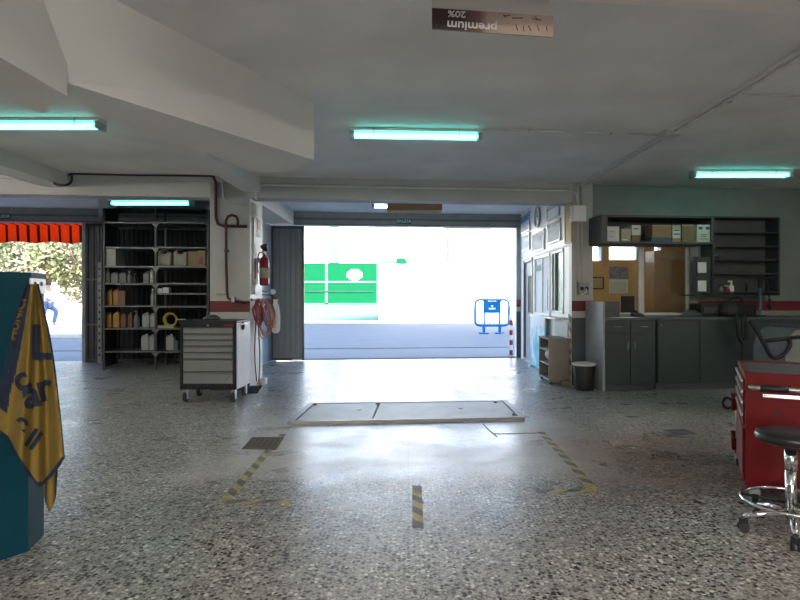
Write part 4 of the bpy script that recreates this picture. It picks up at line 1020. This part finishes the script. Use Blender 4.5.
X, Y, z, w_, h = onshelf(198, 205.5, 249, 251, 'R'); one('paper_pad', 'white paper pad lying on the orange-brown carton', 'papers', B().box((-.07, 0, 0), (.07, .15, .03)), 'white_card', (X, Y, zz), TI)
jug(106, 110, 267.5, 283, 'L', 'cream_plastic', 'yellow_jug', 'slim cream bottle with amber cap on the grey can shelf', 'bottle')
jug(111, 118, 271, 283, 'L', 'grey_can', 'black', 'grey can, first after the slim cream bottle')
jug(119, 126, 271, 283, 'L', 'grey_can', 'black', 'grey can, second after the slim cream bottle')
jug(127.5, 131.5, 271, 283, 'L', 'grey_can', 'white', 'narrow grey bottle right of the two grey cans', 'bottle')
jug(133, 137, 273, 283, 'L', 'shelf_steel', 'grey_can', 'short dark bottle in the middle of the grey can shelf', 'bottle')
jug(143, 149, 270.5, 283, 'L', 'grey_can', 'white', 'grey can beside the white rolls on shelf')
X, Y, z, w_, h = onshelf(150, 154, 269, 283, 'L')
for i in range(3): one('paper_roll', ['white roll at the bottom of the small stack', 'white roll in the middle of the small stack', 'white roll on top of the small stack'][i], 'roll', B().cyl((0, 0, .0), (0, 0, .085), .038, 14), 'white_card', (X, Y, z+i*.087))
sub = 'yellow'
jug(107, 111.8, 288, 305.5, 'L', 'yellow_jug', 'redp', 'amber oil jug at left end of the upper oil shelf')
jug(113, 119, 288, 305.5, 'L', 'yellow_jug', 'redp', 'amber oil jug second on the upper oil shelf')
sbox(120, 127, 291, 305.5, 'L', 'brown_jug', 'dark red-brown box beside the amber jugs on upper oil shelf', d=.2)
jug(151, 154.5, 289, 305.5, 'L', 'milky', 'white', 'slim translucent bottle at right end of upper oil shelf', 'bottle')
sbox(158, 164, 288.5, 293, 'R', 'white_card', 'small white carton, left one on the narrow right shelf', d=.12)
sbox(164.5, 170.5, 287.5, 293, 'R', 'white_card', 'small white carton, right one on the narrow right shelf', d=.12)
jug(106, 111, 311, 328, 'L', 'yellow_jug', 'redp', 'amber oil jug at left end of the lower oil shelf')
jug(113, 119, 311, 328, 'L', 'yellow_jug', 'redp', 'amber oil jug second on the lower oil shelf')
jug(120.5, 126, 312, 328, 'L', 'brown_jug', 'black', 'brown oil jug after the amber ones on lower oil shelf')
jug(127.5, 132, 312, 328, 'L', 'brown_jug', 'yellow_jug', 'brown jug with amber cap before the grey spray bottle')
jug(134, 139.5, 311, 328, 'L', 'grey_can', 'grey_can', 'grey spray bottle on the lower oil shelf', 'spray')
jug(142, 149, 312, 328, 'L', 'milky', 'white', 'wide white jug right of the grey spray bottle')
jug(150, 154.8, 312, 328, 'L', 'milky', 'redp', 'narrow white jug with red cap by the middle upright')
t = thing('coiled_hose', 'yellow hose coil standing on the right lower shelf', 'hose', tuple(at(170, 320, 11.6)))
bz = ZR[328]+.001; t.location.z = bz+.155
for i in range(3): part('coil', B().tube(arc((0, i*.03, 0), .13-.008*i, 0, 360, 20)[:-1], .017, 8, close=True), 'cable_yel', t)
sbox(158, 175, 325.5, 328, 'R', 'beige_card', 'flat cream tray under the yellow hose coil', d=.07, name='tray')
jug(141, 148.5, 334, 351, 'L', 'milky', 'white', 'white jug on the bottom shelf, left of two')
jug(149.3, 154, 334, 351, 'L', 'milky', 'grey_can', 'white jug on the bottom shelf next to the middle upright')
jug(166, 173.5, 334, 351, 'R', 'milky', 'white', 'white jug alone on the bottom right shelf')
sbox(175, 179, 341, 351, 'R', 'lblue', 'small turquoise box on the bottom right shelf', d=.1)

# ------------------------------------------------------------ left column side: extinguisher, hoses
t = thing('fire_extinguisher', 'red fire extinguisher hanging on the side of the left column', 'extinguisher', (-2.27, 9.32, 1.58))
part('cylinder', B().lathe([(.05, 0), (.07, .01), (.075, .03), (.075, .38), (.06, .43), (.025, .46), (.025, .49)], n=24), 'redp', t)
part('label_band', B().lathe([(.0765, .12), (.0765, .28)], n=24), 'beige_card', t)
part('valve', B().box((-.02, -.03, .49), (.02, .03, .53)).box((-.015, -.09, .53), (.015, .02, .545)).box((-.015, -.09, .50), (.015, 0, .51)), 'black', t)
part('gauge', B().cyl((.0, -.03, .515), (0, -.045, .515), .022, 12), 'white', t)
part('hose', B().tube(smoothpath([(0, .02, .5), (-.06, -.04, .52), (-.09, -.06, .40), (-.085, -.05, .2)], 5), .01, 8), 'black', t)
part('horn', B().tube(smoothpath([(.02, .04, .55), (.0, .02, .60), (-.01, .0, .63)], 3), [.035+.004*i for i in range(7)], 12), 'black', t)
part('bracket', B().box((-.10, -.02, .36), (-.06, .02, .44)), 'steel', t)
one('extinguisher_sign', 'red and white fire sign beside the extinguisher', 'sign', B().box((-2.369, 8.98, 1.68), (-2.362, 9.16, 2.0)), 'redp')
t = thing('warning_notice', 'orange and red printed notice high on the left column side', 'sign', (-2.37, 9.33, 2.35))
part('sheet', B().box((0, -.09, 0), (.006, .12, .30)), 'paper', t); part('print', B().box((.006, -.07, .12), (.008, .10, .28)), 'gold', t)
t = thing('junction_box', 'grey junction box at the top of the left column corner', 'junction box', (-2.37, 8.98, 2.72))
part('box', B().box((0, -.08, -.1), (.06, .08, .1), bev=.008), 'cream', t); part('cover', B().box((.06, -.065, -.085), (.066, .065, .085)), 'counter_light', t)
pipe('grey conduit running down the side of the left column', [(-2.355, 8.98, 2.62), (-2.355, 8.98, 1.58)], .014, 'pipe_grey')
one('junction_box', 'tiny grey box at the lower end of the column conduit', 'junction box', B().box((-2.37, 8.93, 1.44), (-2.31, 9.03, 1.58), bev=.008), 'pipe_grey')
one('white_panel', 'white backing board behind the extinguisher on the column', 'board', B().box((-2.369, 9.18, 1.58), (-2.36, 9.5, 2.02)), 'white')
# hose hooks
t = thing('hook_rail', 'dark metal hook rail holding the hoses on the left column', 'hooks', (-2.37, 8.9, 1.36))
part('rail', B().box((0, .0, -.02), (.015, .62, .02)), 'dark_steel', t)
for yy in (.06, .22, .38, .54): part('hook', B().tube(smoothpath([(.015, yy, 0), (.07, yy, -.01), (.09, yy, .03)], 3), .007, 6), 'steel', t)
def loops(name, label, y0, n, zb, r, m, spread, seed, xoff=.12):
    rd = random.Random(seed); t = thing(name, label, 'hose', (-2.37+xoff, y0, 1.36))
    for i in range(n):
        s1 = spread*rd.uniform(.6, 1); zz = zb*rd.uniform(.7, 1); ox = rd.uniform(-.015, .03)
        k = rd.uniform(.3, .9); q = xoff+.0
        pts = [(ox, 0, .0), (ox-k*s1*.3, -s1*.5, -.05), (max(ox-k*s1, .02-xoff), -s1, -zz*.5), (ox-k*s1*.4, -s1*.7, -zz*.9), (ox+k*s1*.4, 0, -zz), (ox+k*s1, s1*.7, -zz*.9), (ox+k*s1*1.2, s1, -zz*.5), (ox+k*s1*.4, s1*.5, -.05), (ox, .01, .01)]
        part('strand', B().tube(smoothpath(pts, 4), r, 6), m, t)
    return t
loops('red_cable', 'bunch of bright red cables nearest on the column hooks', 8.98, 7, .42, .012, 'redp', .09, 1, .08)
loops('air_hose', 'faded pink air hose hanging in loops on the column hooks', 9.20, 5, .62, .009, 'pink', .13, 2)
loops('air_hose', 'brownish hose in loops beside the pink one on the hooks', 9.42, 4, .50, .009, 'hose_brown', .12, 3, .13)
b = B()
b.tube(smoothpath([(-2.31, 9.0, 1.33), (-2.32, 8.98, .95), (-2.33, 8.97, .6), (-2.33, 9.0, .35), (-2.32, 9.05, .10)], 5), .010, 6)
b.tube(smoothpath([(-2.30, 9.05, 1.33), (-2.30, 9.08, .9), (-2.29, 9.12, .5), (-2.30, 9.1, .12), (-2.31, 9.06, .08)], 5), .010, 6)
one('long_cable', 'long brown cable hanging almost to the floor on the column side', 'cable', b, 'hose_brown')
t = thing('bag_dispenser', 'white plastic bag holder with red print hanging beside the hoses', 'dispenser', (-2.19, 9.76, .80))
part('body', B().lathe([(.03, 0), (.06, .02), (.075, .08), (.075, .30), (.05, .46), (.03, .52), (.045, .56)], n=20, sy=.6), 'white', t, smooth=True)
text('lettering', 'PREMIUM', .07, 'text_red', t, (-.01, -.062, .24), (PI/2, -PI/2, 0))
part('strap', B().tube(smoothpath([(0, 0, .54), (-.05, -.03, .62), (-.19, -.18, .64)], 4), .006, 6), 'black', t)
t = thing('wall_lamp', 'small white clamp head on the passage wall above the bag holder', 'lamp', (-2.2, 9.59, 1.44))
part('head', B().lathe([(.02, 0), (.045, .02), (.05, .06), (.03, .09)], n=14), 'white', t); part('arm', B().tube([(-.17, -.01, .05), (0, 0, .05)], .008, 6), 'steel', t)
one('floor_bracket', 'small white block at the foot of the left column', 'bracket', B().box((-2.37, 9.42, 0), (-2.28, 9.56, .10), bev=.01), 'cream')
one('door_wedge', 'black wedge on the floor beside the tool trolley', 'wedge', B().extr([(8.55, 0), (8.85, 0), (8.85, .07)], 'x', -2.36, -2.18), 'black')

# ------------------------------------------------------------ tool trolley
def caster(parent, x, y, r=.055, rot=0):
    c = part('caster', B().box((x-.03, y-.03, r*1.5), (x+.03, y+.03, r*2+.015)).box((x-.03, y-.02, r*.6), (x-.022, y+.03, r*2)).box((x+.022, y-.02, r*.6), (x+.03, y+.03, r*2)), 'steel', parent)
    part('wheel', B().cyl((x-.018, y+.01, r), (x+.018, y+.01, r), r, 20), 'rubber', c)
    return c
TX, TY = fx(180, 7.8), 7.8
t = thing('tool_trolley', 'black and grey seven-drawer wheeled tool trolley by the left column', 'tool trolley', (TX, TY, 0), -.02)
Wt, Dt, z0, z1 = .745, .62, .18, 1.085
part('cabinet', B().box((0, .0, z0), (.03, Dt, z1-.03)).box((Wt-.03, 0, z0), (Wt, .03, z1-.03)).box((0, 0, z0), (Wt, .03, z0+.07)).box((0, .0, z1-.10), (Wt, .03, z1-.02)).box((0, Dt-.02, z0), (Wt, Dt, z1-.02)).box((0, 0, z0), (Wt, Dt, z0+.02)), 'black', t)
part('side_panel', B().box((Wt, .02, z0), (Wt+.008, Dt, z1-.02)), 'cart_white', t)
part('lid', B().box((-.01, -.015, z1-.03), (Wt+.015, Dt+.01, z1), bev=.01), 'black', t)
ys = [327.5, 334, 340, 346, 352.5, 359, 371.7, 384]
for a, c in zip(ys, ys[1:]):
    za, zc = fz(a, 7.8), fz(c, 7.8)
    d = part('drawer', B().box((.045, -.008, zc+.006), (Wt-.045, .03, za-.004), bev=.003).extr([(-.008, za-.022), (-.024, za-.014), (-.024, za-.006), (-.008, za-.004)], 'x', .05, Wt-.05), 'cart_grey', t)
    part('pull_shadow_gap', B().box((.05, -.009, zc+.002), (Wt-.05, -.002, zc+.008)), 'black', d)
part('badge', B().box((Wt*.78, -.004, z1-.072), (Wt*.95, .0, z1-.048)), 'redp', t)
part('lock', B().cyl((Wt*.5, 0, z1-.06), (Wt*.5, -.01, z1-.06), .012, 12), 'steel', t)
part('scratch_mark', B().tube([(Wt*.84, -.012, z0+.14), (Wt*.9, -.012, z0+.18), (Wt*.92, -.012, z0+.22)], .003, 5), 'black', t)
part('ring_handle', B().tube([(Wt+.02, .25+.035*math.cos(a), z1-.08+.045*math.sin(a)) for a in [i*PI/8 for i in range(16)]], .012, 6, close=True), 'black', t)
part('hook', B().box((Wt+.008, .12, z1-.06), (Wt+.03, .42, z1-.045)), 'white', t)
for (a, c) in ((.05, .06), (Wt-.05, .06), (.05, Dt-.08), (Wt-.05, Dt-.08)): caster(t, a, c, .074)
t = thing('pliers', 'pliers lying on the left front corner of trolley top', 'pliers', (TX+.03, TY+.12, z1+.001))
part('arm', B().tube([(-.13, 0, .012), (.0, .02, .012), (.1, .03, .012)], .008, 6), 'steel', t); part('arm', B().tube([(-.12, .04, .012), (.0, .02, .012), (.1, .01, .012)], .008, 6), 'black', t)
one('rag_heap', 'crumpled dark rag on top of the tool trolley', 'rag', B().lathe([(.1, 0), (.13, .02), (.09, .05), (.05, .07), (.02, .075)], n=11, sy=.8), 'dark_steel', (TX+.33, TY+.3, z1), smooth=True)

# ------------------------------------------------------------ floor hatch, drain, tapes
h0, h1, h2, h3 = fl(287, 425), fl(525, 420), fl(507, 402.5), fl(310, 405)
t = thing('floor_hatch', 'large two-plate metal inspection hatch set in the floor', 'hatch')
def q2(u, v): 
    a = h0.lerp(h1, u); b_ = h3.lerp(h2, u); return a.lerp(b_, v)
def rim(u0, v0, u1, v1, z=.035): return [tuple(q2(u0, v0))[:2], tuple(q2(u1, v0))[:2], tuple(q2(u1, v1))[:2], tuple(q2(u0, v1))[:2]]
part('frame', B().prism(rim(0, 0, 1, .06), 0, .035).prism(rim(0, .94, 1, 1), 0, .035).prism(rim(0, .06, .025, .94), 0, .035).prism(rim(.975, .06, 1, .94), 0, .035), 'hatch_rim', t)
for k, (u0, u1) in enumerate(((.03, .345), (.355, .97))):
    pl = part('cover_plate', B().prism(rim(u0, .075, u1, .925), 0, .03), 'hatch', t)
    c = q2((u0+u1)/2+.08, .55); part('lifting_ring', B().cyl((c.x, c.y, .03), (c.x, c.y, .036), .03, 14), 'hatch_rim', pl)
for (u, v) in ((.04, .85), (.34, .85), (.96, .12), (.93, .85)):
    c = q2(u, v); part('bolt', B().cyl((c.x, c.y, .03), (c.x, c.y, .042), .018, 10), 'rust', t)
d0, d1, d2, d3 = fl(242, 449), fl(276, 450), fl(284, 437.5), fl(252, 437.5)
t = thing('floor_drain', 'rusty square drain grate in the floor left of the hatch', 'drain')
part('frame', B().prism([tuple(p)[:2] for p in (d0, d1, d2, d3)], 0, .006), 'rust', t)
b = B()
for i in range(6):
    for j in range(6):
        a = d0.lerp(d1, (i+.6)/6.4); b_ = d3.lerp(d2, (i+.6)/6.4); c = a.lerp(b_, (j+.6)/6.4); b.box((c.x-.013, c.y-.02, .006), (c.x+.013, c.y+.02, .009))
part('grid_slot', b, 'black', t)
c = fl(276, 454); one('round_cover', 'small round pale cap in the floor beside the drain', 'cap', B().lathe([(.075, 0), (.08, .002), (.07, .006), (.03, .007)], n=24), 'hatch', (c.x, c.y, 0))
c = fl(680, 432); one('floor_plate', 'small dark square cover plate in the floor near the counter', 'plate', B().box((-.12, -.12, 0), (.12, .12, .004)), 'kerb', (c.x, c.y, 0), .2)
def tape(paths, label):
    t = thing('hazard_tape', label, 'tape')
    by, bk_ = B(), B()
    for li, (p, q) in enumerate(paths):
        z = .0015+.001*li
        p, q = fl(*p), fl(*q); d = (q-p); L = d.length; d.normalize(); nrm = Vector((-d.y, d.x, 0))*.035; n = max(2, round(L/.11))
        for i in range(n):
            a, c = p+d*(L*i/n), p+d*(L*(i+1)/n); sk = d*.045
            e0 = sk if i else sk*0-d*0; e1 = sk if i < n-1 else Vector((0, 0, 0)); e0 = sk if i else Vector((0, 0, 0))
            ps = [a-nrm-(e0 if i else e0*0), c-nrm-e1, c+nrm+e1, a+nrm+e0]
            (by if i % 2 else bk_).prism([tuple(v)[:2] for v in ps], .0, z)
    part('yellow_stripe', by, 'tape_y', t); part('black_stripe', bk_, 'tape_k', t)
tape([((283, 434), (226, 500)), ((226, 502), (292, 501.5))], 'worn yellow and black corner tape on floor left of centre')
tape([((417, 486), (418, 528))], 'short yellow and black tape strip on the floor in the middle')
tape([((541, 432), (593, 488)), ((536, 491.5), (597, 490))], 'worn yellow and black corner tape on floor right of centre')
b = B(); b.tube([fl(483, 424)+Vector((0, 0, .001)), fl(490, 431)+Vector((0, 0, .001)), fl(497, 437)+Vector((0, 0, .001))], .006, 5); b.tube([fl(494, 434)+Vector((0, 0, .001)), fl(545, 433)+Vector((0, 0, .001))], .004, 5)
one('floor_crack', 'dark crack in the floor by the right end of hatch', 'crack', b, 'kerb')

# ------------------------------------------------------------ blue container and towel
th = math.radians(58); cb = Vector((-2.557, 3.258, 0))
t = thing('blue_container', 'tall blue plastic container with chamfered corners at the left edge', 'container', tuple(cb), th)
h, c = .4, .16; ztop = 1.535
oct_ = lambda h, c: [(-h+c, -h), (h-c, -h), (h, -h+c), (h, h-c), (h-c, h), (-h+c, h), (-h, h-c), (-h, -h+c)]
part('body', B().prism(oct_(h, c), .0, ztop-.03), 'blue_bin', t)
part('lid', B().prism(oct_(h+.008, c), ztop-.03, ztop), 'blue_bin', t)
# hanger plate on the chamfer, with two holes
bp = B(); p0, p1 = Vector((h-c, -h, 0)), Vector((h, -h+c, 0)); dd = (p1-p0).normalized(); nn = Vector((dd.y, -dd.x, 0))
pts = [p0+nn*.004, p1+nn*.004, p1+nn*.010, p0+nn*.010]
pt = part('hanger_plate', bp.prism([tuple(v)[:2] for v in pts], 1.42, ztop+.004), 'grey_plate', t)
for k in (.3, .7):
    q = p0.lerp(p1, k)+nn*.011; part('bolt_hole', B().cyl(q+Vector((0, 0, 1.475)), q+nn*.004+Vector((0, 0, 1.475)), .012, 10), 'black', pt)

# towel: surface given by (s, t), hung over the corner of the container
def lerp(tab, y):
    for (a, va), (b_, vb) in zip(tab, tab[1:]):
        if y <= b_: return va+(vb-va)*(y-a)/(b_-a)
    return tab[-1][1]
LE = [(0, 27), (.1, 22), (.3, 13), (.5, 7), (.7, 0), (1, -4)]
RE = [(0, 37), (.12, 42), (.3, 49), (.5, 55), (.75, 61), (1, 65)]
BOT = [(0, 430), (.18, 440), (.35, 462), (.6, 487), (.68, 486), (1, 458)]
def towel(s, t_, off=0.0):
    yb = lerp(BOT, s); y = 284+(yb-284)*t_
    x = lerp(LE, t_)*(1-s)+lerp(RE, t_)*s
    fold = (.055*math.sin(s*9+.6+.8*t_)+.020*math.sin(s*23+t_*3))*(.35+.9*t_)
    Y = 3.10-.05*t_+fold-off+ (.10*(s-.55) if s > .55 else .0)*1.2
    return at(x, y, Y)
NS, NT = 56, 44
b = B(); grid = [[b.bm.verts.new(towel(i/NS, j/NT)) for i in range(NS+1)] for j in range(NT+1)]
for j in range(NT):
    for i in range(NS):
        f = b.bm.faces.new((grid[j][i], grid[j][i+1], grid[j+1][i+1], grid[j+1][i])); f.smooth = True
        s, tt = (i+.5)/NS, (j+.5)/NT
        f.material_index = 1 if (s < .34-.24*tt and tt < .85) or tt > .985 or s > .985 else 0
tw = part('towel', b, ['tyel', 'tblu']); tag(tw, 'yellow towel with navy lettering draped over the blue container corner', 'towel')
tw.modifiers.new('thick', 'SOLIDIFY').thickness = .008; tw.modifiers['thick'].offset = 1
b = B(); n = 14
g2 = []
for j in range(n+1):
    tt = j/n; row = []
    for i in range(9):
        s = i/8; x = 44+s*16*(1-tt*.15)-tt*1; y = 430+(lerp([(0, 488), (.5, 511), (1, 492)], s)-430)*tt
        row.append(b.bm.verts.new(at(x, y, 3.22+.02*math.sin(s*9))))
    g2.append(row)
for j in range(n):
    for i in range(8):
        f = b.bm.faces.new((g2[j][i], g2[j][i+1], g2[j+1][i+1], g2[j+1][i])); f.smooth = True; f.material_index = 1 if i in (2, 6, 7) and j > 8 else 0
bl = part('hanging_corner', b, ['tyel', 'tblu'], tw); bl.modifiers.new('thick', 'SOLIDIFY').thickness = .008
def cloth_text(s, size, s0, t0, ang, m, asp=1.6):
    me = glyphs(s, 0, .028)
    bm = bmesh.new(); bm.from_mesh(me); bmesh.ops.triangulate(bm, faces=bm.faces)
    for _ in range(3): 
        es = [e for e in bm.edges if e.calc_length() > .12]
        if es: bmesh.ops.subdivide_edges(bm, edges=es, cuts=1); bmesh.ops.triangulate(bm, faces=bm.faces)
    ca, sa = math.cos(ang), math.sin(ang)
    for v in bm.verts:
        x, y = v.co.x*size, v.co.y*size; px, py = s0+(x*ca-y*sa), t0-(x*sa+y*ca); tt = .4; ss = .5
        for _ in range(12):
            ss = (px-lerp(LE, tt))/(lerp(RE, tt)-lerp(LE, tt)); ss = min(.99, max(.005, ss)); tt = (py-284)/(lerp(BOT, ss)-284); tt = min(.99, max(.01, tt))
        v.co = towel(ss, tt, .010)
    bm.to_mesh(me); bm.free(); me.materials.clear(); me.materials.append(M[m]); ob = bpy.data.objects.new('lettering', me); COL.objects.link(ob); ob.parent = tw
cloth_text('MUNICI', 12.5, 17, 319, 1.30, 'tyel')
cloth_text('L', 48, 42, 344, 0.0, 'tblu')
cloth_text('c', 36, 21, 380, .5, 'tblu')
cloth_text('a', 40, 31, 395, .2, 'tblu')
cloth_text('r', 40, 44, 388, .3, 'tblu')
cloth_text('e', 30, 22, 423, -.5, 'tblu')
cloth_text('ll', 28, 33, 440, -.6, 'tblu')

# ------------------------------------------------------------ red chest
ax = Vector((.894, -.447, 0)); ang = math.atan2(-.447, .894)
t = thing('tool_chest', 'red wheeled tool chest with push bar and steel trim at right', 'tool chest', (2.27, 3.97, 0), ang)
Wc, Dc = .52, .85      # local x: along the near end, local y: along the drawer side
part('cabinet', B().box((0, 0, .12), (Wc, Dc, .87), bev=.006), 'red', t)
part('top_rim', B().box((-.006, -.006, .865), (Wc+.006, .02, .895)).box((-.006, Dc-.02, .865), (Wc+.006, Dc+.006, .895)).box((-.006, 0, .865), (.02, Dc, .895)).box((Wc-.02, 0, .865), (Wc+.006, Dc, .895)), 'red', t)
part('top_mat', B().box((.02, .02, .868), (Wc-.02, Dc-.02, .885)), 'kerb', t)
zz = [.845, .775, .70, .615, .52]
for a, c_ in zip(zz, zz[1:]):
    d = part('drawer', B().box((-.014, .03, c_+.006), (0, Dc-.03, a-.003), bev=.003), 'red', t)
    part('pull_trim', B().box((-.024, .03, a-.022), (-.014, Dc-.03, a-.006)), 'pull_grey', d)
part('lower_door', B().box((-.018, .03, .15), (0, Dc-.03, .51), bev=.012), 'red', t)
part('push_bar', B().tube([(.03, 0, .80), (.035, -.055, .80), (.07, -.06, .80), (.42, -.06, .80), (.47, -.055, .80), (.475, 0, .80)], .016, 10), 'steel', t)
part('bar_grip', B().tube([(.08, -.06, .80), (.24, -.06, .80)], .021, 12), 'leather', t)
part('end_trim', B().box((.10, -.008, .735), (Wc-.03, 0, .757)), 'chrome', t)
for x in (.18, .33): part('latch', B().box((x-.012, -.006, .62), (x+.012, 0, .645)), 'black', t)
for (a, c_) in ((.06, .06), (Wc-.06, .06), (.06, Dc-.07), (Wc-.06, Dc-.07)): caster(t, a, c_, .048)
t = thing('service_cart', 'low red two-tray service cart standing behind the red chest', 'cart', (2.69, 4.90, 0), ang)
for z in (.13, .46): part('tray', B().box((0, 0, z), (.5, .32, z+.02)).box((0, 0, z), (.012, .32, z+.10)).box((.488, 0, z), (.5, .32, z+.10)).box((0, 0, z), (.5, .012, z+.10)).box((0, .308, z), (.5, .32, z+.10)), 'red', t)
for (a, c_) in ((.05, .02), (.45, .02), (.05, .29), (.45, .29)):
    part('post', B().cyl((a, c_, .12), (a, c_, .48), .011, 8), 'steel', t); caster(t, a, c_, .045)
part('hose_clamp', B().tube([(-.0+.035*math.cos(a)-.03, .1, .5+.045*math.sin(a)) for a in [i*PI/6 for i in range(12)]], .012, 6, close=True), 'black', t)

# ------------------------------------------------------------ stool
sc = Vector((fx(791, 3.48), 3.48, 0))
t = thing('work_stool', 'round black-seated wheeled workshop stool with chrome foot ring', 'stool', tuple(sc))
part('seat', B().lathe([(.06, .54), (.15, .54), (.178, .55), (.19, .575), (.182, .60), (.14, .612), (.05, .614)], n=40), 'leather', t)
part('seat_plate', B().box((-.08, -.08, .52), (.08, .08, .54)), 'black', t)
part('column', B().cyl((0, 0, .10), (0, 0, .40), .030, 20).cyl((0, 0, .40), (0, 0, .525), .022, 20), 'chrome', t)
part('column_sleeve', B().cyl((0, 0, .38), (0, 0, .50), .034, 20), 'chrome', t)
part('foot_ring', B().tube(arc((0, 0, .195), .26, 0, 360, 48, 'xy')[:-1], .011, 10, close=True), 'chrome', t)
for k in range(3):
    a = k*2*PI/3+.5; part('ring_spoke', B().tube([(.03*math.cos(a), .03*math.sin(a), .185), (.26*math.cos(a), .26*math.sin(a), .195)], .008, 8), 'black', t)
for k in range(5):
    a = math.radians(170+72*k); ca, sa = math.cos(a), math.sin(a)
    lg = part('leg', B().tube([(.02*ca, .02*sa, .13), (.15*ca, .15*sa, .115), (.26*ca, .26*sa, .085)], [.024, .02, .015], 10), 'chrome', t)
    p = Vector((.26*ca, .26*sa, 0)); s_ = Vector((-sa, ca, 0))
    for q in (-1, 1): part('wheel', B().cyl(p+s_*q*.008+Vector((0, 0, .028)), p+s_*q*.026+Vector((0, 0, .028)), .028, 16), 'rubber', lg)
    part('caster_hood', B().box(p+Vector((-.02, -.02, .04)), p+Vector((.02, .02, .08)), bev=.008), 'black', lg)
